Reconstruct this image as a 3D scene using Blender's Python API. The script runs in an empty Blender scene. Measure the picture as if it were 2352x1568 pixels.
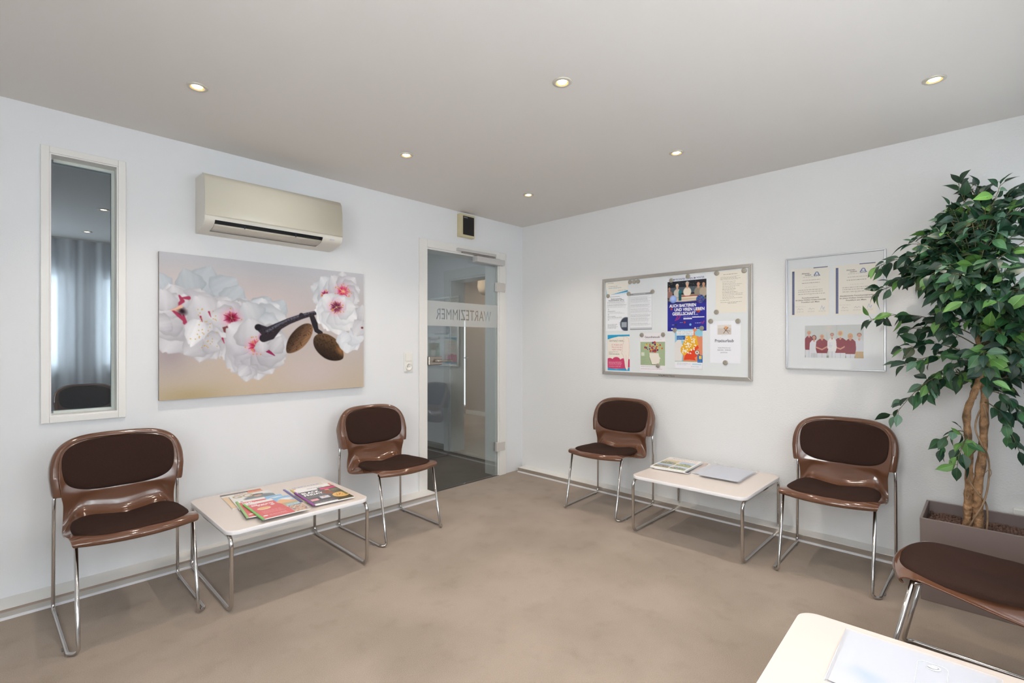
import bpy, math, random
import numpy as np
from math import sin, cos, pi, radians as R_
from mathutils import Vector, Matrix

scene = bpy.context.scene
COL = scene.collection
random.seed(7)
RNG = np.random.RandomState(11)

# ------------------------------------------------------------------ helpers
def lin(c):
    return tuple(((x / 255.) / 12.92 if x / 255. <= .04045 else ((x / 255. + .055) / 1.055) ** 2.4) for x in c)

MATS = {}
def mat(name, col, rough=.5, metal=0., spec=.5, bump=None, noise=None, **kw):
    """procedural principled material; col is an 8 bit albedo; bump=(scale,strength,dist); noise=(scale,amount)"""
    if name in MATS: return MATS[name]
    m = bpy.data.materials.new(name); m.use_nodes = True
    nt = m.node_tree; b = nt.nodes['Principled BSDF']
    c = lin(col)
    b.inputs['Base Color'].default_value = (*c, 1)
    b.inputs['Roughness'].default_value = rough
    b.inputs['Metallic'].default_value = metal
    b.inputs['Specular IOR Level'].default_value = spec
    for k, v in kw.items():
        b.inputs[k.replace('_', ' ')].default_value = v
    tc = nt.nodes.new('ShaderNodeTexCoord')
    if noise:
        n = nt.nodes.new('ShaderNodeTexNoise'); n.inputs['Scale'].default_value = noise[0]
        n.inputs['Detail'].default_value = 4
        nt.links.new(tc.outputs['Object'], n.inputs['Vector'])
        r = nt.nodes.new('ShaderNodeValToRGB')
        r.color_ramp.elements[0].position = .3; r.color_ramp.elements[1].position = .7
        a = noise[1]
        r.color_ramp.elements[0].color = (*[x * (1 - a) for x in c], 1)
        r.color_ramp.elements[1].color = (*[min(1, x * (1 + a)) for x in c], 1)
        nt.links.new(n.outputs['Fac'], r.inputs['Fac'])
        nt.links.new(r.outputs['Color'], b.inputs['Base Color'])
    if bump:
        n = nt.nodes.new('ShaderNodeTexNoise'); n.inputs['Scale'].default_value = bump[0]
        n.inputs['Detail'].default_value = 5
        nt.links.new(tc.outputs['Object'], n.inputs['Vector'])
        bp = nt.nodes.new('ShaderNodeBump'); bp.inputs['Strength'].default_value = bump[1]
        bp.inputs['Distance'].default_value = bump[2]
        nt.links.new(n.outputs['Fac'], bp.inputs['Height'])
        nt.links.new(bp.outputs['Normal'], b.inputs['Normal'])
    MATS[name] = m
    return m

def mat_attr(name, rough=.5, spec=.5, coat=0.):
    if name in MATS: return MATS[name]
    m = bpy.data.materials.new(name); m.use_nodes = True
    nt = m.node_tree; b = nt.nodes['Principled BSDF']
    a = nt.nodes.new('ShaderNodeAttribute'); a.attribute_name = 'Col'
    nt.links.new(a.outputs['Color'], b.inputs['Base Color'])
    b.inputs['Roughness'].default_value = rough
    b.inputs['Specular IOR Level'].default_value = spec
    b.inputs['Coat Weight'].default_value = coat
    MATS[name] = m
    return m

def mat_emit(name, col, s):
    m = bpy.data.materials.new(name); m.use_nodes = True
    b = m.node_tree.nodes['Principled BSDF']
    b.inputs['Emission Color'].default_value = (*col, 1); b.inputs['Emission Strength'].default_value = s
    b.inputs['Base Color'].default_value = (.8, .8, .8, 1)
    return m

def mat_mix(name, tcol, other, fac, orough=.02, ocol=(1, 1, 1), fres=False):
    """transparent (tinted) mixed with 'glossy' / 'diffuse' / 'translucent'"""
    m = bpy.data.materials.new(name); m.use_nodes = True
    nt = m.node_tree; nt.nodes.clear()
    out = nt.nodes.new('ShaderNodeOutputMaterial'); mx = nt.nodes.new('ShaderNodeMixShader')
    t = nt.nodes.new('ShaderNodeBsdfTransparent'); t.inputs['Color'].default_value = (*tcol, 1)
    if other == 'glossy':
        g = nt.nodes.new('ShaderNodeBsdfGlossy'); g.inputs['Roughness'].default_value = orough
    elif other == 'diffuse':
        g = nt.nodes.new('ShaderNodeBsdfDiffuse')
    else:
        g = nt.nodes.new('ShaderNodeMixShader'); g.inputs['Fac'].default_value = .5
        d = nt.nodes.new('ShaderNodeBsdfDiffuse'); d.inputs['Color'].default_value = (*ocol, 1)
        tl = nt.nodes.new('ShaderNodeBsdfTranslucent'); tl.inputs['Color'].default_value = (*ocol, 1)
        nt.links.new(d.outputs[0], g.inputs[1]); nt.links.new(tl.outputs[0], g.inputs[2])
    if other in ('glossy', 'diffuse'): g.inputs['Color'].default_value = (*ocol, 1)
    nt.links.new(t.outputs[0], mx.inputs[1]); nt.links.new(g.outputs[0], mx.inputs[2])
    mx.inputs['Fac'].default_value = fac
    if fres:
        f = nt.nodes.new('ShaderNodeLayerWeight'); f.inputs['Blend'].default_value = .25
        mr = nt.nodes.new('ShaderNodeMapRange'); mr.inputs['To Min'].default_value = fac
        mr.inputs['To Max'].default_value = min(1, fac + .6)
        nt.links.new(f.outputs['Fresnel'], mr.inputs['Value']); nt.links.new(mr.outputs[0], mx.inputs['Fac'])
    nt.links.new(mx.outputs[0], out.inputs[0])
    MATS[name] = m
    return m

class MB:
    """mesh collector"""
    def __init__(s): s.v = []; s.f = []; s.m = []; s.sm = []; s.c = []
    def add(s, vs, fs, mi=0, smooth=False, col=None):
        o = len(s.v); s.v += [tuple(v) for v in vs]
        s.c += ([col] * len(vs)) if not isinstance(col, list) else col
        for f in fs:
            s.f.append(tuple(i + o for i in f)); s.m.append(mi); s.sm.append(smooth)
    def box(s, x0, x1, y0, y1, z0, z1, mi=0):
        x0, x1 = sorted((x0, x1)); y0, y1 = sorted((y0, y1)); z0, z1 = sorted((z0, z1))
        v = [(x, y, z) for z in (z0, z1) for y in (y0, y1) for x in (x0, x1)]
        s.add(v, [(0, 2, 3, 1), (4, 5, 7, 6), (0, 1, 5, 4), (2, 6, 7, 3), (0, 4, 6, 2), (1, 3, 7, 5)], mi)
        return s
    def tube(s, pts, r, n=12, mi=0, cap=True, col=None):
        P = [Vector(p) for p in pts]; rs = r if isinstance(r, (list, tuple)) else [r] * len(P)
        t = (P[1] - P[0]).normalized(); a = Vector((0, 0, 1)) if abs(t.z) < .9 else Vector((1, 0, 0))
        u = t.cross(a).normalized(); vs = []
        for i, p in enumerate(P):
            tn = (P[min(i + 1, len(P) - 1)] - P[max(i - 1, 0)]).normalized()
            u = (u - tn * u.dot(tn)).normalized(); w = tn.cross(u)
            for k in range(n):
                th = 2 * pi * k / n; vs.append(p + (u * cos(th) + w * sin(th)) * rs[i])
        fs = [(i * n + k, i * n + (k + 1) % n, (i + 1) * n + (k + 1) % n, (i + 1) * n + k) for i in range(len(P) - 1) for k in range(n)]
        if cap: fs += [tuple(range(n))[::-1], tuple((len(P) - 1) * n + k for k in range(n))]
        s.add(vs, fs, mi, True, col)
        return s
    def grid(s, rows, mi=0, smooth=True, closed=False, flip=False, col=None):
        nr, nc = len(rows), len(rows[0]); vs = [p for r in rows for p in r]; fs = []
        for i in range(nr - 1):
            for j in range(nc if closed else nc - 1):
                q = (i * nc + j, i * nc + (j + 1) % nc, (i + 1) * nc + (j + 1) % nc, (i + 1) * nc + j)
                fs.append(q[::-1] if flip else q)
        s.add(vs, fs, mi, smooth, col)
        return s
    def lathe(s, prof, n=24, mi=0, axis='z', o=(0, 0, 0)):
        rows = []
        for r, h in prof:
            row = []
            for k in range(n):
                a = 2 * pi * k / n; x, y, z = r * cos(a), r * sin(a), h
                row.append((x + o[0], y + o[1], z + o[2]))
            rows.append(row)
        return s.grid(rows, mi, True, True)
    def prism(s, outline, z0, z1, mi=0, mside=None, bevel=0):
        """outline ccw list of (x,y); optional small top/bottom bevel"""
        n = len(outline); mside = mi if mside is None else mside
        cx = sum(p[0] for p in outline) / n; cy = sum(p[1] for p in outline) / n
        def ring(sh, z):
            out = []
            for i, p in enumerate(outline):
                a = outline[i - 1]; b = outline[(i + 1) % n]
                d = Vector((b[0] - a[0], b[1] - a[1])).normalized()
                out.append((p[0] - d.y * sh, p[1] + d.x * sh, z))
            return out
        if bevel:
            rr = [ring(bevel, z0), ring(bevel * .3, z0 + bevel * .3), ring(0, z0 + bevel), ring(0, z1 - bevel), ring(bevel * .3, z1 - bevel * .3), ring(bevel, z1)]
        else: rr = [ring(0, z0), ring(0, z1)]
        vs = [p for r in rr for p in r]; K = len(rr)
        fs = [(i * n + j, i * n + (j + 1) % n, (i + 1) * n + (j + 1) % n, (i + 1) * n + j) for i in range(K - 1) for j in range(n)]
        s.add(vs, fs, mside, bool(bevel)); o = len(s.v) - n * K
        s.f.append(tuple(o + j for j in range(n))[::-1]); s.m.append(mi); s.sm.append(False)
        s.f.append(tuple(o + (K - 1) * n + j for j in range(n))); s.m.append(mi); s.sm.append(False)
        return s
    def build(s, name, mats, parent=None, loc=None):
        me = bpy.data.meshes.new(name); me.from_pydata(s.v, [], s.f)
        if not isinstance(mats, (list, tuple)): mats = [mats]
        for m in mats: me.materials.append(m)
        me.polygons.foreach_set('material_index', s.m); me.polygons.foreach_set('use_smooth', s.sm)
        if any(c is not None for c in s.c):
            a = me.color_attributes.new('Col', 'FLOAT_COLOR', 'POINT')
            fl = []
            for c in s.c:
                c = c or (1, 1, 1); fl += [c[0], c[1], c[2], 1]
            a.data.foreach_set('color', fl)
        me.update()
        o = bpy.data.objects.new(name, me); COL.objects.link(o)
        if parent: o.parent = parent
        if loc: o.location = loc
        return o

def tag(o, label=None, cat=None, group=None, kind=None):
    if label: o['label'] = label
    if cat: o['category'] = cat
    if group: o['group'] = group
    if kind: o['kind'] = kind
    return o
def empty(name, loc=(0, 0, 0), rz=0, **kw):
    o = bpy.data.objects.new(name, None); COL.objects.link(o); o.empty_display_size = .1
    o.location = loc; o.rotation_euler = (0, 0, rz); tag(o, **kw); return o
def children(o): return [c for c in bpy.data.objects if c.parent == o]
def copy_tree(o, parent=None):
    c = o.copy(); COL.objects.link(c)
    if parent: c.parent = parent
    for ch in children(o): copy_tree(ch, c)
    return c
def bevel(o, w=.003, n=2):
    m = o.modifiers.new('bevel', 'BEVEL'); m.width = w; m.segments = n; m.limit_method = 'ANGLE'; m.angle_limit = R_(40)
    return o

def fillet(pts, rad, n=7):
    out = [Vector(pts[0])]
    rad = rad if isinstance(rad, (list, tuple)) else [rad] * (len(pts) - 2)
    for i in range(1, len(pts) - 1):
        a, b, c = Vector(pts[i - 1]), Vector(pts[i]), Vector(pts[i + 1])
        d1 = (a - b).normalized(); d2 = (c - b).normalized(); half = d1.angle(d2) / 2
        r = rad[i - 1]; t = min(r / math.tan(half), (a - b).length * .49, (c - b).length * .49); r = t * math.tan(half)
        bis = (d1 + d2).normalized(); o = b + bis * (r / sin(half)); p1 = b + d1 * t; p2 = b + d2 * t
        v1 = p1 - o; v2 = p2 - o; ang = v1.angle(v2)
        for k in range(n + 1):
            f = k / n; q = (v1 * sin((1 - f) * ang) + v2 * sin(f * ang)) / sin(ang); out.append(o + q)
    out.append(Vector(pts[-1])); return out
def rrect(w, d, r, n=8, cx=0, cy=0):
    out = []
    for sx, sy, a0 in ((1, 1, 0), (-1, 1, 90), (-1, -1, 180), (1, -1, 270)):
        for k in range(n + 1):
            a = R_(a0 + 90 * k / n); out.append((cx + sx * (w / 2 - r) + r * cos(a), cy + sy * (d / 2 - r) + r * sin(a)))
    return out
def smooth(a, b, x):
    t = min(1, max(0, (x - a) / (b - a))); return t * t * (3 - 2 * t)
def cat(P, u):
    """catmull rom through list of tuples, u in 0..len-1"""
    i = min(int(u), len(P) - 2); t = u - i
    p0, p1, p2, p3 = P[max(i - 1, 0)], P[i], P[i + 1], P[min(i + 2, len(P) - 1)]
    return tuple(.5 * (2 * b + (c - a) * t + (2 * a - 5 * b + 4 * c - d) * t * t + (3 * b - a - 3 * c + d) * t ** 3) for a, b, c, d in zip(p0, p1, p2, p3))

# text as mesh ------------------------------------------------------------
def text_mesh(s, size, bold=0., width=None, align='CENTER', spacing=1.):
    cu = bpy.data.curves.new('lettering', 'FONT'); cu.body = s; cu.size = size; cu.offset = bold * size
    cu.align_x = align; cu.space_character = spacing; cu.fill_mode = 'BOTH'; cu.resolution_u = 3
    o = bpy.data.objects.new('lettering', cu); COL.objects.link(o)
    bpy.context.view_layer.update()
    me = bpy.data.meshes.new_from_object(o.evaluated_get(bpy.context.evaluated_depsgraph_get()))
    vs = [tuple(v.co) for v in me.vertices]; fs = [tuple(p.vertices) for p in me.polygons]
    bpy.data.objects.remove(o); bpy.data.curves.remove(cu); bpy.data.meshes.remove(me)
    if width and vs:
        w = max(v[0] for v in vs) - min(v[0] for v in vs); k = width / w
        vs = [(v[0] * k, v[1], v[2]) for v in vs]
    return vs, fs

# painted print -------------------------------------------------------------
class Pic:
    """a small numpy painter: u to the right, v down, both 0..1; keeps the printed colours of one sheet"""
    def __init__(s, W, H, nx, ny, base):
        s.W, s.H, s.nx, s.ny = W, H, nx, ny
        s.a = np.zeros((ny, nx, 3)) + np.array(base, float)
        s.u, s.v = np.meshgrid((np.arange(nx)) / (nx - 1.), (np.arange(ny)) / (ny - 1.))
    def put(s, m, c):
        m = np.clip(m, 0, 1)[..., None]; s.a = s.a * (1 - m) + np.asarray(c, float) * m
    def px(s): return .6 / s.nx * s.W
    def rect(s, u0, v0, u1, v1, c, al=1.):
        s.put(((s.u >= u0) & (s.u <= u1) & (s.v >= v0) & (s.v <= v1)) * al, c)
    def ell(s, cu, cv, ru, rv, c, rot=0, soft=.08, al=1.):
        """radii in metres fractions of W; rot degrees"""
        x = (s.u - cu) * s.W; y = (s.v - cv) * s.H; a = R_(rot)
        X = (x * cos(a) + y * sin(a)) / (ru * s.W); Y = (-x * sin(a) + y * cos(a)) / (rv * s.W)
        r = np.sqrt(X * X + Y * Y); s.put((1 + soft - r) / (2 * soft) * al if soft > 0 else (r < 1) * al, c)
    def poly(s, pts, c, al=1.):
        m = np.zeros(s.u.shape, bool); n = len(pts)
        for i in range(n):
            x0, y0 = pts[i]; x1, y1 = pts[(i + 1) % n]
            if y0 == y1: continue
            cond = ((y0 > s.v) != (y1 > s.v)) & (s.u < (x1 - x0) * (s.v - y0) / (y1 - y0) + x0); m ^= cond
        s.put(m * al, c)
    def line(s, pts, w, c, al=1.):
        """polyline, w list or number in fraction of W"""
        for i in range(len(pts) - 1):
            (u0, v0), (u1, v1) = pts[i], pts[i + 1]
            w0 = w[i] if isinstance(w, (list, tuple)) else w; w1 = w[i + 1] if isinstance(w, (list, tuple)) else w
            x = (s.u - u0) * s.W; y = (s.v - v0) * s.H; dx = (u1 - u0) * s.W; dy = (v1 - v0) * s.H
            L = dx * dx + dy * dy + 1e-12; t = np.clip((x * dx + y * dy) / L, 0, 1)
            d = np.sqrt((x - t * dx) ** 2 + (y - t * dy) ** 2); ww = (w0 + (w1 - w0) * t) * s.W
            e = s.W / s.nx; s.put((ww + e * .5 - d) / e * al, c)
    def bars(s, u0, v0, u1, n, dv, c, al=.55, ragged=.3, th=.34):
        al = al * .8
        """rows of word-like dashes, too small to read"""
        for k in range(n):
            v = v0 + k * dv; x = u0; end = u1 - RNG.rand() * ragged * (u1 - u0)
            while x < end:
                w = .02 + RNG.rand() * .06; s.rect(x, v, min(x + w, end), v + dv * th, c, al); x += w + .014
    def noise(s, amp, sc=1):
        s.a += (RNG.rand(s.ny, s.nx, 1) - .5) * 2 * amp

GAIN = 1.0
def sheet(name, pic, th=.0006, texts=(), parent=None, front=None, side=None, tgap=.00025, spine=None):
    """flat printed thing: local x right, y up, z out; centre of back face at origin; text joined in the same mesh"""
    W, H, nx, ny = pic.W, pic.H, pic.nx, pic.ny
    front = front or MATS['print']; side = side or MATS['paper']
    X = (pic.u.ravel() - .5) * W; Y = (.5 - pic.v.ravel()) * H
    vs = [(x, y, th) for x, y in zip(X.tolist(), Y.tolist())]
    a = np.clip(pic.a / 255., 0, 1); l = np.where(a <= .04045, a / 12.92, ((a + .055) / 1.055) ** 2.4).reshape(-1, 3)
    cols = [tuple(c) for c in l.tolist()]
    b = MB(); fs = []
    for j in range(ny - 1):
        for i in range(nx - 1):
            q = j * nx + i; fs.append((q, q + nx, q + nx + 1, q + 1))
    b.add(vs, fs, 0, False, cols)
    e = th - .00002
    v = [(x, y, z) for z in (0, e) for y in (-H / 2, H / 2) for x in (-W / 2, W / 2)]
    b.add(v, [(0, 2, 3, 1), (4, 5, 7, 6), (0, 1, 5, 4), (2, 6, 7, 3), (0, 4, 6, 2), (1, 3, 7, 5)], 1, False, (.8, .8, .8))
    mats = [front, side]
    if spine:
        mats.append(mat('spine_%d_%d_%d' % spine, spine, .4)); b.box(-W / 2 - .0012, -W / 2 + .009, -H / 2, H / 2, 0, th + .0003, len(mats) - 1)
    for t in texts:
        st, u, vv, size, c = t[:5]; kw = t[5] if len(t) > 5 else {}
        m = mat('ink_%d_%d_%d' % c, c, .6)
        if m not in mats: mats.append(m)
        rot = kw.pop('rot', 0)
        tv, tf = text_mesh(st, size, **kw); ca, sa = cos(R_(rot)), sin(R_(rot))
        b.add([((u - .5) * W + x * ca - y * sa, (.5 - vv) * H + x * sa + y * ca, th + tgap) for x, y, z in tv], tf, mats.index(m), False, (.5, .5, .5))
    return b.build(name, mats, parent)

def on_right(o, y, z, x=0., roll=0):      # hangs on the right wall, facing -x
    o.matrix_world = Matrix.Translation((x, y, z)) @ Matrix(((0, 0, -1, 0), (-1, 0, 0, 0), (0, 1, 0, 0), (0, 0, 0, 1))) @ Matrix.Rotation(R_(roll), 4, 'Z'); return o
def on_left(o, x, z, y=0.):               # hangs on the left wall, facing -y
    o.matrix_world = Matrix.Translation((x, y, z)) @ Matrix(((1, 0, 0, 0), (0, 0, -1, 0), (0, 1, 0, 0), (0, 0, 0, 1))); return o

# ------------------------------------------------------------------ materials
WALL = mat('white_wall_paint', (230, 231, 233), .75, bump=(160, .25, .002))
WALLB = mat('white_rough_plaster', (229, 229, 229), .8, bump=(105, .45, .0035))
CEIL = mat('ceiling_paint', (226, 222, 218), .85)
TRIM = mat('cream_white_lacquer', (233, 231, 227), .35)
WHITE = mat('white_plastic', (232, 230, 224), .35)
mat('paper', (236, 236, 234), .6)
mat_attr('print', .45, .4); mat_attr('gloss_print', .22, .5); mat_attr('canvas_print', .7, .2)
SILVER = mat('satin_silver_aluminium', (196, 192, 186), .33, .85)
SKIRT = mat('brushed_skirting_metal', (186, 176, 166), .3, .6)
CHROME = mat('chrome', (205, 203, 202), .12, 1.)
STEEL = mat('brushed_steel', (178, 172, 166), .3, 1.)
BROWN = mat('glossy_brown_shell_plastic', (102, 68, 50), .11, spec=.6, Coat_Weight=.4, Coat_Roughness=.05)
FAB = mat('dark_brown_fabric', (54, 38, 33), .95, spec=.1, bump=(900, .4, .0006), noise=(700, .25))
LAM = mat('cream_laminate', (217, 206, 199), .3)
EDGE = mat('white_edge_band', (238, 236, 238), .4)
BLACK = mat('black_plastic', (22, 23, 25), .45)
DARK = mat('dark_void', (9, 9, 11), .6)
RUBBER = mat('grey_rubber', (120, 118, 116), .7)

def carpet(name, c, c2, fine=300):
    m = bpy.data.materials.new(name); m.use_nodes = True; nt = m.node_tree; b = nt.nodes['Principled BSDF']
    tc = nt.nodes.new('ShaderNodeTexCoord')
    def nz(sc, det, lo, hi):
        n = nt.nodes.new('ShaderNodeTexNoise'); n.inputs['Scale'].default_value = sc; n.inputs['Detail'].default_value = det
        nt.links.new(tc.outputs['Object'], n.inputs['Vector'])
        r = nt.nodes.new('ShaderNodeMapRange'); r.inputs['From Min'].default_value = lo; r.inputs['From Max'].default_value = hi
        nt.links.new(n.outputs['Fac'], r.inputs['Value']); return n, r
    n1, r1 = nz(fine, 3, .3, .7); n2, r2 = nz(2.2, 6, .40, .64); n3, r3 = nz(9, 5, .55, .8)
    mx = nt.nodes.new('ShaderNodeMix'); mx.data_type = 'RGBA'
    mx.inputs[6].default_value = (*lin(c), 1); mx.inputs[7].default_value = (*lin(c2), 1)
    ad = nt.nodes.new('ShaderNodeMath'); ad.operation = 'MULTIPLY_ADD'; ad.inputs[1].default_value = .55; 
    ml = nt.nodes.new('ShaderNodeMath'); ml.operation = 'MULTIPLY'; ml.inputs[1].default_value = .42
    nt.links.new(r2.outputs[0], ml.inputs[0]); nt.links.new(r1.outputs[0], ad.inputs[0]); nt.links.new(ml.outputs[0], ad.inputs[2])
    m2 = nt.nodes.new('ShaderNodeMath'); m2.operation = 'MULTIPLY_ADD'; m2.inputs[1].default_value = .34
    nt.links.new(r3.outputs[0], m2.inputs[0]); nt.links.new(ad.outputs[0], m2.inputs[2])
    nt.links.new(m2.outputs[0], mx.inputs[0]); nt.links.new(mx.outputs[2], b.inputs['Base Color'])
    b.inputs['Roughness'].default_value = 1; b.inputs['Specular IOR Level'].default_value = .1
    b.inputs['Sheen Weight'].default_value = .15
    bp = nt.nodes.new('ShaderNodeBump'); bp.inputs['Strength'].default_value = .5; bp.inputs['Distance'].default_value = .003
    nt.links.new(n1.outputs['Fac'], bp.inputs['Height']); nt.links.new(bp.outputs['Normal'], b.inputs['Normal'])
    MATS[name] = m; return m
CARPET = carpet('beige_cut_pile_carpet', (165, 150, 137), (136, 122, 109))
CARPET2 = carpet('dark_brown_corridor_carpet', (98, 86, 82), (62, 54, 52), 260)
CARPET3 = carpet('tan_carpet_next_room', (172, 148, 124), (148, 124, 102))
GLASS = mat_mix('green_tinted_door_glass', (.86, .885, .885), 'glossy', .10, .0, (.95, 1, .98), True)
CLEAR = mat_mix('clear_glass', (.96, .98, .98), 'glossy', .05, .0, (1, 1, 1), True)
PGLASS = mat_mix('picture_glass', (1, 1, 1), 'glossy', .05, .02, (1, 1, 1))
FROST = mat_mix('frosted_film', (.9, .92, .92), 'diffuse', .62, ocol=(.66, .67, .66))
SHEER = mat_mix('sheer_curtain_cloth', (.98, .98, 1), 'cloth', .93, ocol=(.9, .9, .92))
FOIL = mat_mix('milky_plastic_sleeve', (.97, .97, 1), 'diffuse', .34, ocol=(.74, .77, .81))

# ------------------------------------------------------------------ room shell
XD, YC, H = -4.70, -3.69, 2.33
def struct(o): o['kind'] = 'structure'; return o
b = MB(); b.box(XD - .15, .005, YC - .15, .0, -.12, 0, 0)
fl = struct(b.build('floor', CARPET))
b = MB(); b.box(XD - .15, 2.3, YC - .15, 4.6, H, H + .12)
struct(b.build('ceiling', CEIL))
# left wall (y = 0) with interior window and door openings
WX0, WX1, WZ0, WZ1 = -3.336, -3.077, .855, 2.118
DX0, DX1, DZ = -1.134, -.322, 1.98
b = MB()
T = .15
b.box(XD - .15, WX0, 0, T, 0, H); b.box(WX0, WX1, 0, T, 0, WZ0); b.box(WX0, WX1, 0, T, WZ1, H)
b.box(WX1, DX0, 0, T, 0, H); b.box(DX0, DX1, 0, T, DZ, H); b.box(DX1, 0, 0, T, 0, H)
struct(b.build('wall_left', WALL))
# right wall (x = 0) with the corridor opening beyond the door
OY0, OY1, OZ = .30, 1.10, 1.93
b = MB()
b.box(0, .18, YC - .15, OY0, 0, H); b.box(0, .18, OY0, OY1, OZ, H); b.box(0, .18, OY1, 2.75, 0, H)
struct(b.build('wall_right', WALLB))
# window wall behind the viewer
wins = [(-4.35, -3.02), (-2.76, -1.55), (-1.33, -.22)]
b = MB(); xs = [XD - .15] + [k for w in wins for k in w] + [0.0]
for i in range(0, len(xs), 2): b.box(xs[i], xs[i + 1], YC - .15, YC, 0, H)
for w in wins: b.box(w[0], w[1], YC - .15, YC, 0, .92); b.box(w[0], w[1], YC - .15, YC, 1.99, H)
struct(b.build('wall_back', WALL))
SY0, SY1 = -3.58, -2.40  # opening for an unseen side window, added to even out the room's daylight
b = MB(); b.box(XD - .15, XD, YC, SY0, 0, H); b.box(XD - .15, XD, SY1, 0, 0, H); b.box(XD - .15, XD, SY0, SY1, 0, .92); b.box(XD - .15, XD, SY0, SY1, 1.99, H); struct(b.build('wall_side', WALL))
e = empty('window_5', (XD - .1, (SY0 + SY1) / 2, .92), kind='structure'); h2 = (SY1 - SY0) / 2; f = MB(); t = .055
f.box(0, .06, -h2, h2, 0, t); f.box(0, .06, -h2, h2, 1.07 - t, 1.07); f.box(0, .06, -h2, -h2 + t, t, 1.07 - t); f.box(0, .06, h2 - t, h2, t, 1.07 - t); f.box(0, .06, -.035, .035, t, 1.07 - t)
f.build('window_frame', TRIM, e); g = MB(); g.box(.025, .031, -h2 + t, -.035, t, 1.07 - t); g.box(.025, .031, .035, h2 - t, t, 1.07 - t); g.build('window_pane', CLEAR, e)
for i, w in enumerate(wins):
    e = empty('window_%d' % (i + 2), ((w[0] + w[1]) / 2, YC - .1, .92), kind='structure'); h2 = (w[1] - w[0]) / 2
    f = MB(); t = .055
    f.box(-h2, h2, 0, .06, 0, t); f.box(-h2, h2, 0, .06, 1.07 - t, 1.07); f.box(-h2, -h2 + t, 0, .06, t, 1.07 - t); f.box(h2 - t, h2, 0, .06, t, 1.07 - t); f.box(-.035, .035, 0, .06, t, 1.07 - t)
    f.build('window_frame', TRIM, e)
    g = MB(); g.box(-h2 + t, -.035, .025, .031, t, 1.07 - t); g.box(.035, h2 - t, .025, .031, t, 1.07 - t); g.build('window_pane', CLEAR, e)
    s_ = MB(); s_.box(-h2, h2, .06, .13, -.02, 0.0); s_.build('window_sill', TRIM, e)
# sheer curtain in folds
def curtain(name, x0, x1, y0, label):
    n = int((x1 - x0) / .012); rows = []
    xs = [x0 + (x1 - x0) * i / n for i in range(n + 1)]
    for z in (.015, .5, .9, 1.5, 2.1, 2.318):
        rows.append([(x, y0 + .022 * sin(x * 2 * pi / .145) + .009 * sin(x * 2 * pi / .083 + 1) * (1 + .3 * sin(z * 2 + x * 5)), z) for x in xs])
    return tag(MB().grid(rows).build(name, SHEER), label, 'curtain', 'sheer curtains at the window wall')
curtain('sheer_curtain', XD + .06, -2.42, -3.615, 'grey-white sheer curtain in folds, mirrored in the narrow wall window')
curtain('sheer_curtain', -2.36, -.05, -3.615, 'white sheer curtain hanging behind the planter and the near brown chair')
b = MB(); b.box(XD + .02, -.02, -3.665, -3.595, 2.318, 2.3285); tag(b.build('curtain_rail', WHITE), 'long white ceiling curtain rail at the window wall', 'curtain rail')

# corridor and next room beyond the glass door
b = MB(); b.box(-1.9, .0, 0.0, 2.75, -.12, -.002); b.box(DX0, DX1, -.004, .0, -.12, .0015)
struct(b.build('floor_corridor', CARPET2))
b = MB(); b.box(0.0, 2.3, 0.0, 4.6, -.12, -.001); struct(b.build('floor_next_room', CARPET3))
CORR = mat('corridor_wall_paint', (186, 194, 208), .8)
b = MB(); b.box(-2.05, -1.9, .15, 2.75, 0, H); b.box(-1.9, 0, 2.6, 2.75, 0, H); struct(b.build('wall_corridor', CORR))
b = MB(); b.box(2.13, 2.28, 0, 3.326, 0, H); b.box(2.13, 2.28, 3.326, 3.9, 0, .12); b.box(2.13, 2.28, 3.326, 3.9, 1.62, H); b.box(2.13, 2.28, 3.9, 4.6, 0, H)
b.box(.18, 2.13, 4.45, 4.6, 0, H); b.box(.18, 2.13, 0, .15, 0, H); b.box(.03, .18, 2.75, 4.45, 0, H)
struct(b.build('wall_next_room', mat('tan_wall_paint', (172, 150, 130), .8)))
b = MB(); b.box(2.118, 2.13, .15, 3.3, 0, .07); struct(b.build('baseboard_next_room', TRIM))
b = MB(); b.box(-.012, 0, OY1 + .07, 2.6, 0, .07); b.box(-1.9, -.0, 2.588, 2.6, 0, .07); struct(b.build('baseboard_corridor', mat('dark_grey_baseboard', (62, 60, 64), .6)))
b = MB(); b.box(-.01, .04, OY0, OY1, -.001, .004); struct(b.build('trim_1', mat('dark_threshold', (58, 54, 54), .5)))
d2 = empty('door_2', (0, OY1, 0), kind='structure')
f = MB()
f.box(-.014, 0, 0, .10, 0, OZ + .10); f.box(-.014, 0, OY0 - OY1 - .08, 0, OZ, OZ + .10); f.box(-.014, 0, OY0 - OY1 - .08, OY0 - OY1, 0, OZ)
f.box(-.006, .186, -.02, 0, 0, OZ); f.box(-.006, .186, OY0 - OY1, OY0 - OY1 + .02, 0, OZ); f.box(-.006, .186, OY0 - OY1 + .02, -.02, OZ - .02, OZ)
f.build('door_frame', mat('grey_white_lacquer', (214, 214, 210), .4), d2)
e = empty('door_3', (2.11, 3.2, 0), kind='structure')
h = MB(); h.tube(fillet([(.02, .09, .97), (-.045, .09, .97), (-.045, -.03, .97)], .01), .008, 8); h.box(.0, .02, .075, .105, .94, 1.0); h.build('door_handle', STEEL, e)
h = MB(); h.box(.004, .02, .078, .102, .86, .90); h.build('keyhole_plate', STEEL, e)
tag(e); e.name = 'door_3'
b = MB(); b.lathe([(.001, .30), (.15, .30), (.155, .12), (.13, .04), (.08, .0), (.001, .0)], 24)
tag(b.build('wall_lamp_shade', mat('beige_shade', (190, 170, 146), .7), loc=(1.93, 2.56, 2.0)), 'pale beige lamp shade high up in the room beyond the glass door', 'lamp')

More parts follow.
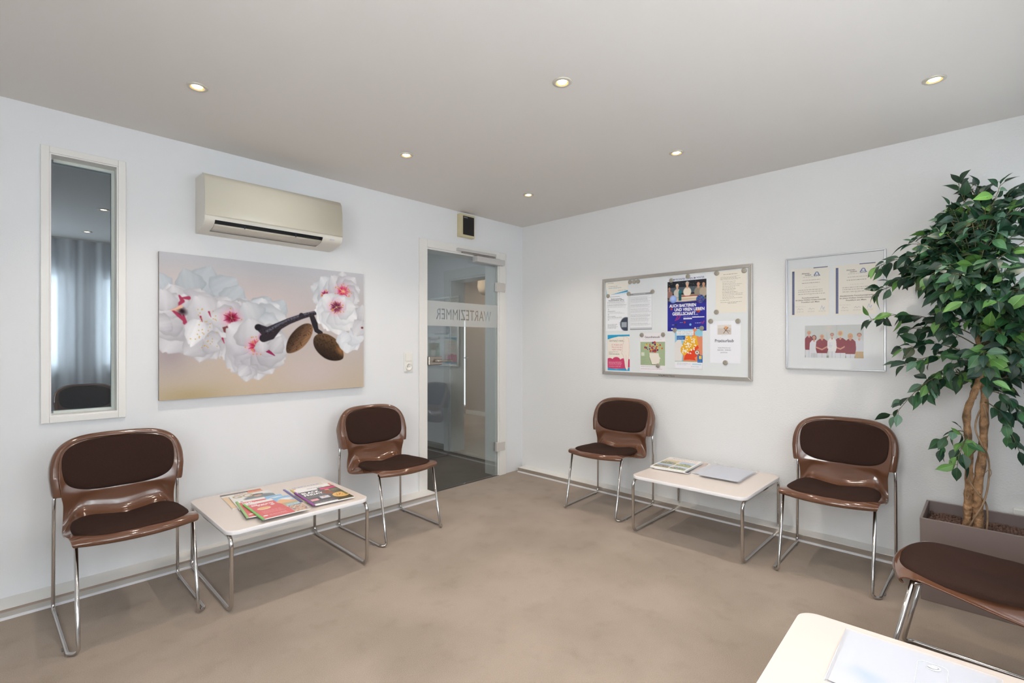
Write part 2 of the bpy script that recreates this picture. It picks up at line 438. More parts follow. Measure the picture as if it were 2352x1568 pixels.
# window_1 : narrow interior window with tinted pane
w1 = empty('window_1', ((WX0 + WX1) / 2, 0, WZ0), kind='structure')
hw = (WX1 - WX0) / 2; hz = WZ1 - WZ0; f = MB(); c = .031; o_ = .012
f.box(-hw - c, -hw, -o_, 0, -c, hz + c); f.box(hw, hw + c, -o_, 0, -c, hz + c); f.box(-hw, hw, -o_, 0, hz, hz + c); f.box(-hw, hw, -o_, 0, -c, 0)
bevel(f.build('window_frame', TRIM, w1), .002)
f = MB(); f.box(-hw, -hw + .006, -.006, .14, 0, hz); f.box(hw - .006, hw, -.006, .14, 0, hz); f.box(-hw + .006, hw - .006, -.006, .14, 0, .006); f.box(-hw + .006, hw - .006, -.006, .14, hz - .006, hz)
f.build('window_reveal', TRIM, w1)
f = MB(); k = .006
for (x0, x1, z0, z1) in ((-hw + k, -hw + k + .003, k, hz - k), (hw - k - .012, hw - k, k, hz - k), (-hw + k + .012, hw - k - .012, k, k + .012), (-hw + k + .012, hw - k - .012, hz - k - .014, hz - k)): f.box(x0, x1, .072, .088, z0, z1)
f.build('glazing_bead', mat('pale_green_grey_bead', (205, 212, 206), .4), w1)
g = MB(); g.box(-hw + k, hw - k, .09, .098, k, hz - k)
m = bpy.data.materials.new('smoked_mirror_pane'); m.use_nodes = True; nt = m.node_tree; nt.nodes.clear()
o = nt.nodes.new('ShaderNodeOutputMaterial'); mx = nt.nodes.new('ShaderNodeMixShader'); dd = nt.nodes.new('ShaderNodeBsdfDiffuse'); gg = nt.nodes.new('ShaderNodeBsdfGlossy')
dd.inputs[0].default_value = (.038, .046, .052, 1); gg.inputs['Color'].default_value = (.66, .76, .84, 1); gg.inputs['Roughness'].default_value = .01; mx.inputs[0].default_value = .32
nt.links.new(dd.outputs[0], mx.inputs[1]); nt.links.new(gg.outputs[0], mx.inputs[2]); nt.links.new(mx.outputs[0], o.inputs[0])
g.build('window_pane', m, w1)

# heating duct skirting along both walls
b = MB(); x1 = -1.137
b.box(XD, x1, -.146, 0, .0405, .044, 0); b.box(XD, x1, -.146, 0, 0, .0405, 1); 
ob = b.build('baseboard_left', [TRIM, mat('pale_grey_glossy_skirting', (188, 184, 178), .22)]); struct(ob)
b = MB(); b.box(XD, x1, -.1535, -.1462, .0, .0105); struct(b.build('trim_2', mat('white_edging_strip', (236, 236, 240), .35)))
b = MB(); b.box(XD, x1, -.1476, -.1462, .033, .0443); b.box(x1, x1 + .004, -.146, 0, 0, .0443); struct(b.build('trim_3', mat('taupe_edge_strip', (166, 150, 138), .4)))
b = MB(); y1 = -.045
b.box(-.110, 0, YC, y1, .0405, .044, 0); b.box(-.110, 0, YC, y1, 0, .0405, 1)
struct(b.build('baseboard_right', [TRIM, SKIRT]))
b = MB(); b.box(-.1175, -.1102, YC, y1, 0, .0105); struct(b.build('trim_4', MATS['white_edging_strip']))

# door_1 : glass door
D = empty('door_1', (DX0, 0, 0), kind='structure'); w = DX1 - DX0
f = MB(); cL, cR, cT = .074, .081, .063
f.box(-cL, 0, -.016, 0, 0.0, DZ + cT); f.box(w, w + cR, -.016, 0, 0, DZ + cT); f.box(0, w, -.016, 0, DZ, DZ + cT)
bevel(f.build('door_frame', TRIM, D), .002)
f = MB(); f.box(0, .012, 0, .15, 0, DZ); f.box(w - .012, w, 0, .15, 0, DZ); f.box(.012, w - .012, 0, .15, DZ - .012, DZ)
f.box(w - .03, w - .012, .018, .15, 0, DZ - .012); f.box(.012, .02, .018, .03, 0, DZ - .012)
f.build('door_reveal', TRIM, D)
g = MB(); g.box(.006, w - .006, .002, .010, .008, DZ - .006); g.build('glass_pane', GLASS, D)
# frosted band with the mirrored word cut out of it
def frosted_band(x0, x1, z0, z1, tx0, tx1, tz0, tz1, word):
    cu = bpy.data.curves.new('word', 'FONT'); cu.body = word; cu.size = 1; cu.offset = .042; cu.resolution_u = 4; cu.space_character = 1.08
    o = bpy.data.objects.new('word', cu); COL.objects.link(o); bpy.context.view_layer.update()
    dg = bpy.context.evaluated_depsgraph_get(); cv = o.evaluated_get(dg).to_curve(dg, apply_modifiers=False)
    P = []
    for sp in cv.splines:
        q = []
        bz = sp.bezier_points
        for i in range(len(bz)):
            a, c = bz[i], bz[(i + 1) % len(bz)]
            straight = (a.handle_right - a.co).length < 1e-5 and (c.handle_left - c.co).length < 1e-5
            for k in range(1 if straight else 4):
                t = k / 4.; s_ = 1 - t
                p = a.co * s_ ** 3 + a.handle_right * 3 * s_ * s_ * t + c.handle_left * 3 * s_ * t * t + c.co * t ** 3; q.append((p.x, p.y))
        P.append(q)
    xs = [p[0] for q in P for p in q]; ys = [p[1] for q in P for p in q]
    mx0, mx1, my0, my1 = min(xs), max(xs), min(ys), max(ys)
    bpy.data.objects.remove(o)
    c2 = bpy.data.curves.new('band', 'CURVE'); c2.dimensions = '2D'; c2.fill_mode = 'BOTH'
    def sp(pts):
        s_ = c2.splines.new('POLY'); s_.points.add(len(pts) - 1)
        for i, p in enumerate(pts): s_.points[i].co = (p[0], p[1], 0, 1)
        s_.use_cyclic_u = True
    sp([(x0, z0), (x1, z0), (x1, z1), (x0, z1)])
    for q in P: sp([(tx1 - (p[0] - mx0) / (mx1 - mx0) * (tx1 - tx0), tz0 + (p[1] - my0) / (my1 - my0) * (tz1 - tz0)) for p in q])
    o2 = bpy.data.objects.new('band', c2); COL.objects.link(o2); bpy.context.view_layer.update()
    me = bpy.data.meshes.new_from_object(o2.evaluated_get(bpy.context.evaluated_depsgraph_get()))
    vs = [(v.co.x, 0, v.co.y) for v in me.vertices]; fs = [tuple(p.vertices) for p in me.polygons]
    bpy.data.objects.remove(o2)
    return vs, fs
vs, fs = frosted_band(.008, w - .008, 1.353, 1.556, -1.035 - DX0, -.418 - DX0, 1.408, 1.497, 'WARTEZIMMER')
f = MB(); f.add([(x, .0012, z) for x, y, z in vs], fs); f.build('frosted_band', FROST, D)
# lever handle with lock case
f = MB(); f.box(.004, .135, -.034, .046, 1.035, 1.105); hc = bevel(f.build('lock_case', STEEL, D), .006, 3)
h = MB(); h.tube(fillet([(.06, -.03, 1.068), (.06, -.078, 1.068), (.20, -.078, 1.068)], .014), .0095, 12); h.build('door_handle', STEEL, D)
for z0 in (.226, 1.682):
    f = MB(); f.box(w - .050, w + .062, -.026, .0, z0, z0 + .082, 0); hg = f.build('hinge', mat('satin_hinge_metal', (216, 210, 204), .3, .45), D); bevel(hg, .004, 2)
    f = MB(); f.box(w + .045, w + .051, -.0285, -.0262, z0 + .02, z0 + .05); f.build('hinge_screw_slot', mat('bright_metal', (235, 232, 228), .3, .6), hg)
f = MB(); f.box(-.643 - DX0, -.300 - DX0, -.062, .0, 1.918, 1.968); CLG = mat('light_grey_closer', (200, 198, 197), .35, .15); bevel(f.build('closer_body', CLG, D), .003)
f = MB(); f.box(-.838 - DX0, -.395 - DX0, -.046, -.017, 1.988, 2.012); bevel(f.build('closer_rail', CLG, D), .002)
f = MB(); f.tube([(-.415 - DX0, -.034, 1.966), (-.415 - DX0, -.034, 1.982)], .009, 10); f.box(-.79 - DX0, -.40 - DX0, -.042, -.026, 1.976, 1.984); f.build('closer_arm', STEEL, D)

# switch with socket
S = empty('wall_switch', (-1.306, 0, 1.065), label='white light switch over a power socket left of the glass door', cat='light switch')
f = MB(); f.box(-.041, .041, -.009, 0, -.076, .076); bevel(f.build('cover_plate', WHITE, S), .004, 3)
f = MB(); f.box(-.029, .029, -.014, -.0092, .007, .066); bevel(f.build('rocker', WHITE, S), .003, 2)
f = MB()
rows = [[(r * cos(a) + 0, y, -.036 + r * sin(a)) for a in [2 * pi * k / 28 for k in range(28)]] for r, y in ((.031, -.009), (.031, -.0145), (.021, -.0145), (.020, -.0098), (.0005, -.0098))]
f.grid(rows, 0, True, True)
so = f.build('socket', WHITE, S)
f = MB()
for dx in (-.0095, .0095): f.tube([(dx, -.0105, -.036), (dx, -.0092, -.036)], .0028, 8)
f.build('socket_hole', BLACK, so)
S2 = empty('wall_socket', (0, -3.375, .352), label='white double power socket low on the right wall behind the planter', cat='power socket')
f = MB(); f.box(-.03, 0, -.05, .05, -.04, .04); bevel(f.build('cover_plate', WHITE, S2), .005, 3)
f = MB(); f.box(-.034, -.0302, -.038, -.004, -.026, .03); bevel(f.build('socket', WHITE, S2), .002, 2)

# loudspeaker over the door
S = empty('wall_speaker', (-.738, 0, 2.21), label='cream wall loudspeaker with black front above the glass door', cat='loudspeaker')
CREAM = mat('aged_cream_plastic', (206, 196, 160), .45)
f = MB(); f.box(-.078, .082, -.045, 0, -.097, .097); bevel(f.build('housing', CREAM, S), .003)
f = MB(); f.box(-.050, .072, -.0475, -.0452, -.078, .080); gr = f.build('speaker_grille', BLACK, S)
vs, fs = text_mesh('ELEKTRA', .011, .02); f = MB(); f.add([(x - .022, -.0478, z + .064) for x, z, q in vs], fs); f.build('lettering', mat('pale_grey_ink', (190, 190, 190), .5), gr)

# air conditioner
A_ = empty('air_conditioner', (-2.337, 0, 1.985), label='cream split air conditioner high on the left wall over the blossom canvas', cat='air conditioner')
prof = [(0, 2.14), (.06, 2.142), (.13, 2.138), (.158, 2.128), (.174, 2.105), (.183, 2.05), (.187, 1.905), (.1845, 1.884)]
prof2 = [(.078, 1.8385), (.05, 1.833), (0, 1.829)]
hwA = .395
def extr(b, pr, x0, x1, mi=0, z0=1.985, n=1):
    b.grid([[(x, -d, z - z0) for x in (x0, x1)] for d, z in pr], mi, True)
f = MB(); allp = prof + [(.178, 1.872), (.166, 1.861), (.150, 1.853), (.12, 1.846)] + prof2
for (x0, x1) in ((-hwA, -.345), (.265, hwA)): extr(f, allp, x0, x1)
extr(f, prof, -.345, .265); extr(f, prof2, -.345, .265)
for x, fl_ in ((-hwA, 0), (hwA, 1)):
    vs = [(x, -d, z - 1.985) for d, z in allp]; f.add(vs, [tuple(range(len(vs)))[::(1 if fl_ else -1)]], 0, False)
ob = f.build('housing', mat('warm_white_plastic', (222, 218, 208), .4), A_)
f = MB(); pp = [(.130, 2.1405), (.159, 2.131), (.177, 2.106), (.1865, 2.05), (.1895, 1.96), (.1895, 1.912), (.187, 1.904)]
rows = [[(x, -d, z - 1.985) for x in (-hwA + .001, hwA - .001)] for d, z in pp]; f.grid(rows, 0, True)
po = f.build('front_panel', mat('cream_gloss_plastic', (226, 220, 202), .22), A_); sm = po.modifiers.new('thick', 'SOLIDIFY'); sm.thickness = .003; sm.offset = -1
vs, fs = text_mesh('MITSUBISHI', .0115, .01, spacing=1.1); f = MB(); f.add([(x + .03, -.1902, y - .066) for x, y, q in vs], fs); f.build('lettering', mat('soft_grey_ink', (196, 194, 186), .5), po)
f = MB(); f.box(-.345, .265, -.160, -.02, -.124, -.085); f.build('outlet_slot', DARK, A_)
for x in (-.19, .10):
    f = MB(); f.box(x - .002, x + .002, -.172, -.1605, -.124, -.105); f.build('outlet_vane', mat('blue_black_vane', (40, 52, 66), .4), A_)
f = MB(); f.grid([[(x, -d, z - 1.985) for x in (-.343, .263)] for d, z in ((.169, 1.863), (.160, 1.857), (.145, 1.851), (.12, 1.846), (.081, 1.8405))], 0, True)
fo = f.build('air_flap', mat('flap_plastic', (212, 204, 190), .35), A_); sm = fo.modifiers.new('thick', 'SOLIDIFY'); sm.thickness = .004; sm.offset = 1
f = MB(); f.box(.315, .342, -.1835, -.176, -.112, -.094); f.build('receiver_window', mat('lilac_grey', (196, 194, 200), .3), A_)

# ceiling spots
TRIMR = mat('champagne_trim_ring', (205, 200, 188), .35, .3)
BULB = mat_emit('warm_bulb', (1, .78, .50), 34)
REFL = mat('gold_reflector', (250, 206, 130), .25, .6)
def spot(loc, label, proto=None):
    if proto is None:
        e = empty('ceiling_spotlight', loc)
        f = MB(); f.lathe([(.041, 0), (.041, -.003), (.038, -.0055), (.028, -.0055), (.0265, -.004), (.026, -.0005)], 36); f.build('trim_ring', TRIMR, e)
        f = MB(); f.lathe([(.0262, -.0045), (.021, -.0012), (.020, -.0005)], 30); f.build('reflector', REFL, e)
        f = MB(); f.lathe([(.0201, -.0008), (.019, -.0028), (.012, -.0042), (.0002, -.0045)], 24); f.build('bulb', BULB, e)
        L = bpy.data.lights.new('bulb_light', 'SPOT'); L.energy = 24; L.color = (1, .89, .77); L.spot_size = R_(120); L.spot_blend = .8; L.shadow_soft_size = .02
        lo = bpy.data.objects.new('bulb_light', L); COL.objects.link(lo); lo.parent = e; lo.location = (0, 0, -.012)
    else: e = copy_tree(proto); e.location = loc
    tag(e, label, 'ceiling spotlight', 'recessed ceiling spotlights'); return e
xs = (-2.90, -1.82, -.735); ys = (-.74, -1.915, -3.07)
lab = {(0, 0): 'round recessed ceiling spotlight over the left wall near the air conditioner, leftmost in the photo',
       (1, 0): 'round recessed ceiling spotlight between the air conditioner and the glass door',
       (2, 0): 'small recessed ceiling spotlight nearest the corner where the two walls meet',
       (1, 1): 'large recessed ceiling spotlight with gold rim in the middle of the ceiling',
       (2, 1): 'recessed ceiling spotlight above the notice board',
       (2, 2): 'recessed ceiling spotlight at the far right, above the potted tree',
       (0, 1): 'ceiling spotlight seen only as upper reflection in the narrow window',
       (0, 2): 'ceiling spotlight seen only as lower reflection in the narrow window',
       (1, 2): 'recessed ceiling spotlight out of view near the window wall, over the near table'}
pr = None
for (i, j), l in lab.items():
    e = spot((xs[i], ys[j], H), l, pr); pr = pr or e

# ------------------------------------------------------------------ camera
cam = bpy.data.cameras.new('camera'); co = bpy.data.objects.new('camera', cam); COL.objects.link(co)
cam.sensor_fit = 'HORIZONTAL'; cam.sensor_width = 36; cam.lens = 1131.9 / 2352 * 36
co.location = (-3.497, -3.232, 1.2); co.rotation_euler = (pi / 2, 0, .7672 - pi / 2)
cam.shift_y = (791.1 - 784) / 2352; cam.clip_start = .02
scene.camera = co

# ------------------------------------------------------------------ light
Wd = bpy.data.worlds.new('World'); scene.world = Wd; Wd.use_nodes = True
Wd.node_tree.nodes['Background'].inputs[0].default_value = (.80, .89, 1, 1); Wd.node_tree.nodes['Background'].inputs[1].default_value = 2.2
def area(name, loc, rot, sx, sy, e, c):
    L = bpy.data.lights.new(name, 'AREA'); L.shape = 'RECTANGLE'; L.size = sx; L.size_y = sy; L.energy = e; L.color = c
    o = bpy.data.objects.new(name, L); COL.objects.link(o); o.location = loc; o.rotation_euler = rot; return o
for i, w_ in enumerate(wins):
    area('daylight_window', ((w_[0] + w_[1]) / 2, YC - .17, 1.455), (pi / 2, 0, 0), w_[1] - w_[0], 1.06, (70, 46, 20)[i], (.93, .97, 1))
area('added_side_daylight', (XD - .17, (SY0 + SY1) / 2, 1.455), (pi / 2, 0, -pi / 2), SY1 - SY0, 1.06, 58, (1, .985, .96))  # extra daylight for the added side window, brightens right wall and ceiling
area('corridor_fill', (-1.15, .75, 2.31), (0, 0, 0), .9, .6, 7, (.88, .94, 1))  # fill light without a fixture, added to brighten the corridor
area('next_room_fill', (1.2, 2.6, 2.31), (0, 0, 0), .8, .8, 14, (1, .90, .78))  # added warm fill, no lamp there, lifts the room beyond the door
scene.view_settings.view_transform = 'Standard'; scene.view_settings.look = 'None'
scene.view_settings.exposure = 0.08; scene.view_settings.gamma = 1

# ------------------------------------------------------------------ chairs
def back_yc(z):
    P = [(.52, .206), (.56, .217), (.60, .229), (.65, .244), (.70, .259), (.757, .277), (.80, .29)]
    for (a, ya), (b_, yb) in zip(P, P[1:]):
        if z <= b_: return ya + (yb - ya) * (z - a) / (b_ - a)
    return P[-1][1]
def back_y(s, z): return back_yc(z) - .042 * (abs(s) / .222) ** 2.2
ROWS = [(-.236, .396, -.194, .401, .208), (-.247, .401, -.201, .403, .211), (-.251, .411, -.205, .408, .214), (-.245, .423, -.202, .416, .217), (-.228, .432, -.187, .424, .219),
        (-.17, .434, -.148, .424, .221), (-.08, .424, -.062, .407, .222), (.02, .412, .02, .388, .221), (.09, .407, .09, .374, .219), (.148, .410, .14, .367, .217),
        (.183, .424, .176, .372, .214), (.198, .458, .193, .396, .211), (.203, .496, .192, .440, .209), (.205, .520, .180, .485, .210), (.209, .535, .176, .522, .216), (.229, .600, .187, .600, .224)]
def bump_(v): return .022 * smooth(4, 8.5, v) * (1 - smooth(10.5, 13, v))
def shell_mesh():
    NU = 36; us = [sin(pi / 2 * (2 * k / NU - 1)) for k in range(NU + 1)]
    rows = []; K = len(ROWS) - 1; n = K * 3
    for i in range(n + 1):
        v = i / 3; yc, zc, ys, zs, hw_ = cat(ROWS, v); row = []
        for u in us:
            lipw = smooth(3, 6, v); a = abs(u)
            bz = bump_(v) * sin(pi / 2 * min(a / .72, 1)) ** 2
            wz = (1 - lipw) * a * a + lipw * smooth(.70, 1, a)
            wy = (a * a * (1 - smooth(6, 9, v)) + smooth(6, 9, v) * smooth(.70, 1, a)) if v < 11 else a ** 2.2
            row.append((u * hw_, yc + (ys - yc) * wy, zc + (zs - zc) * wz + bz * (1 - wz)))
        rows.append(row)
    A = .224
    for t in [k / 12 for k in range(1, 13)]:
        row = []
        for u in us:
            s = u * A; zt = .60 + .157 * max(0, 1 - abs(u * .998) ** 4.0) ** (1 / 4.0)
            z = .60 + (zt - .60) * t; row.append((s, back_y(s, z), z))
        rows.append(row)
    b = MB(); b.grid(rows, 0, True)
    # rim folding outwards and back around the uprights
    i0 = 41
    L = [rows[i][0] for i in range(i0, len(rows))]; Tp = rows[-1][1:-1]; Rr = [rows[i][-1] for i in range(len(rows) - 1, i0 - 1, -1)]
    path = L + Tp + Rr; q = []
    for p in path:
        if not q or (Vector(p) - Vector(q[-1])).length > .0012: q.append(p)
    path = q; n = len(path); rings = [[] for _ in range(6)]
    for i, p in enumerate(path):
        a = path[max(i - 1, 0)]; c = path[min(i + 1, n - 1)]; tx, tz = c[0] - a[0], c[2] - a[2]; l = math.hypot(tx, tz) or 1
        nx, nz = -tz / l, tx / l
        topness = smooth(.62, .74, p[2]); dep = .062 * (1 - topness) + .020 * topness; ow = 1 - .30 * topness
        for r, (o_, bk) in zip(rings, ((0, 0), (.007, -.002), (.016, -.001), (.025, .004), (.029, .013), (.030, None))):
            r.append((p[0] + nx * o_ * ow, p[1] + (dep if bk is None else bk), p[2] + nz * o_ * ow))
    for r in rings:  # square ear ends
        r[0] = (r[0][0], r[0][1], .522); r[-1] = (r[-1][0], r[-1][1], .522)
    b.grid(rings, 0, True)
    return b
def seat_z(s, y):
    for r0, r1 in zip(ROWS[4:], ROWS[5:]):
        if y <= r1[0]:
            t = (y - r0[0]) / (r1[0] - r0[0]); z = r0[1] + (r1[1] - r0[1]) * t; break
    else: z = .425
    vv = 5 + (y + .17) / .095 if y < .02 else 7 + (y - .02) / .06
    return z - .006 * (abs(s) / .19) ** 3 + bump_(max(4, vv)) * sin(pi / 2 * min(abs(s) / .155, 1)) ** 2
def pad_seat():
    b = MB(); rows = []; N = 56; cy, hb, ha = -.029, .168, .203
    for r, h in ((0.001, .0185), (.3, .0185), (.55, .0178), (.75, .0165), (.87, .0140), (.94, .0100), (.985, .005), (1, -.006)):
        row = []
        for k in range(N):
            a = 2 * pi * k / N; c, s = cos(a), sin(a); x = math.copysign(abs(c) ** (2 / 5.0), c) * ha * r; y = cy + math.copysign(abs(s) ** (2 / 4.4), s) * hb * r
            yy = y; f = max(0, (cy - y) / hb); y -= .038 * f * (1 - (x / ha) ** 2); y -= .016 * max(0, (yy - cy) / hb) ** 2 * (1 - (x / ha) ** 2); x *= 1 - .01 * f - .03 * max(0, (yy - cy) / hb)
            row.append((x, y, seat_z(x, max(-.232, y)) + h))
        rows.append(row)
    return b.grid(rows, 0, True, True)
def pad_back():
    b = MB(); rows = []; N = 56; cz, hb, ha = .643, .1145, .217
    for r, h in ((0.001, .014), (.4, .014), (.7, .0132), (.85, .011), (.93, .008), (.98, .0035), (1, -.003)):
        row = []
        for k in range(N):
            a = 2 * pi * k / N; c, s = cos(a), sin(a); x = math.copysign(abs(c) ** (2 / 3.4), c) * ha * r; z = cz + math.copysign(abs(s) ** (2 / 3.4), s) * hb * r
            x *= 1 - .045 * max(0, (cz - z) / hb); z -= .004 * (1 - (x / ha) ** 2) * max(0, (cz - z) / hb)
            row.append((x, back_y(x, z) - h, z))
        rows.append(row)
    return b.grid(rows, 0, True, True, flip=True)
def make_chair():
    e = empty('waiting_room_chair')
    s = shell_mesh().build('shell', BROWN, e); m = s.modifiers.new('thick', 'SOLIDIFY'); m.thickness = .005; m.offset = 0
    sb = s.modifiers.new('sub', 'SUBSURF'); sb.levels = 1; sb.render_levels = 1
    p = pad_seat().build('seat_pad', FAB, e); p2 = pad_back().build('back_pad', FAB, e)
    r = .0075
    for sx in (-1, 1):
        pts = fillet([(sx * .232, .236, .62), (sx * .236, .247, .44), (sx * .238, .247, .0085), (sx * .231, -.238, .0085), (sx * .202, -.258, .0100), (sx * .202, -.172, .412)], [.3, .028, .03, .026])
        f = MB(); f.tube(pts, r, 12); f.build('sled_leg', CHROME, e)
        for y in (.19, -.17):
            xx = .2345
            f = MB(); f.box(sx * xx - .009, sx * xx + .009, y - .012, y + .012, 0, .006)
            f.build('glide', RUBBER, e)
    f = MB(); f.tube(fillet([(-.202, -.173, .405), (-.190, -.155, .409), (.190, -.155, .409), (.202, -.173, .405)], .012), r, 12); f.build('cross_tube', CHROME, e)
    return e
G = 'brown shell waiting room chairs with chrome sled legs'
ch = make_chair()
spots_ = [((-3.092, -.447), 1.0, 'brown plastic shell chair with dark pads under the narrow window, leftmost'),
          ((-1.712, -.408), 1.0, 'brown shell chair with dark pads beside the glass door, right of the magazine table'),
          ((-.365, -1.206), -87, 'brown shell chair with dark pads under the notice board, farthest from the viewer'),
          ((-.388, -2.640), -90, 'brown shell chair with dark pads under the framed certificates, left of the planter'),
          ((-1.195, -3.236), 177, 'near brown shell chair cut off by the right edge, in front of the planter'),
          ((-2.87, -3.264), 180, 'brown shell chair by the curtain seen only as a reflection in the narrow window')]
for i, (xy, a, l) in enumerate(spots_):
    c = ch if i == 0 else copy_tree(ch)
    c.location = (xy[0], xy[1], 0); c.rotation_euler = (0, 0, R_(a)); tag(c, l, 'chair', G)

# ------------------------------------------------------------------ tables
TT = .366
def make_table():
    e = empty('side_table')
    f = MB(); f.prism(rrect(.70, .655, .052), TT - .019, TT, 0, 1, bevel=.0015); f.build('table_top', [LAM, EDGE], e)
    for sx in (-1, 1):
        x = sx * .334; z1 = TT - .028
        pts = fillet([(x, 0, z1), (x, .322, z1), (x, .322, .0095), (x, -.322, .0095), (x, -.322, z1), (x, 0, z1)], .042)
        f = MB(); f.tube(pts, .0093, 14); f.build('sled_leg', CHROME, e)
    f = MB(); f.tube([(-.334, .05, TT - .0285), (.334, .05, TT - .0285)], .008, 10); f.build('cross_tube', CHROME, e)
    return e
tb = make_table()
for i, (x, y, a, l) in enumerate([(-2.450, -.484, 0, 'low cream table with chrome sled legs along the left wall, magazines on it'),
                                  (-.372, -1.938, 90, 'low cream table with chrome sled legs under the notice board with magazines and sleeves'),
                                  (-2.085, -3.146, 1.5, 'nearest low cream table at the bottom right edge with a clear plastic sleeve on it')]):
    c = tb if i == 0 else copy_tree(tb)
    c.location = (x, y, 0); c.rotation_euler = (0, 0, R_(a)); tag(c, l, 'table', 'low cream tables with chrome legs')

# ------------------------------------------------------------------ blossom canvas
def homog(src, dst):
    A = []; B = []
    for (x, y), (u, v) in zip(src, dst):
        A += [[x, y, 1, 0, 0, 0, -u * x, -u * y], [0, 0, 0, x, y, 1, -v * x, -v * y]]; B += [u, v]
    h = np.linalg.solve(np.array(A, float), np.array(B, float))
    return lambda x, y: ((h[0] * x + h[1] * y + h[2]) / (h[6] * x + h[7] * y + 1), (h[3] * x + h[4] * y + h[5]) / (h[6] * x + h[7] * y + 1))
HC = homog([(78, 548), (1392, 702), (1384, 1424), (66, 1512)], [(0, 0), (1, 0), (1, 1), (0, 1)])
CW, CH = 1.207, .804
def petal(p, cx, cy, ang, L, Wd_, c0, c1, tipn=0.25):
    """one petal in canvas metres: base at cx,cy, pointing ang (deg, 0=right, 90=up)"""
    x = (p.u * p.W - cx); y = -(p.v * p.H - cy); a = R_(ang)
    X = (x * cos(a) + y * sin(a)) / L; Y = (-x * sin(a) + y * cos(a)) / Wd_
    t = np.clip(X, 0, 1); hw_ = np.sin(pi * np.clip(t, 0, 1) ** .62) ** .75 * (1 + .05 * np.sin(t * 19 + ang) ) + .02
    th = np.arctan2(Y, X + 1e-6)
    d = np.abs(Y) / hw_ * .5 ** 0
    wob = 1 + .05 * np.sin(9 * Y + ang * .3) + .03 * np.sin(21 * Y + ang)
    m = np.clip((1 - d) * 14, 0, 1) * np.clip((wob - X) * 40, 0, 1) * (X > 0)
    sh = np.clip(.45 * X + .55 * (1 - d), 0, 1)[..., None]
    vein = (.992 + .008 * np.cos(Y * 17 + X * 5))[..., None]
    col = (np.array(c0) * (1 - sh) + np.array(c1) * sh) * vein * (.955 + .075 * RNG.rand())
    edge = (np.clip((1 - d) * 3, 0, 1) * .05 + .95 - .05 * np.clip(.35 - X, 0, 1))[..., None]
    m3 = m[..., None] * .97; p.a = p.a * (1 - m3) + col * edge * m3
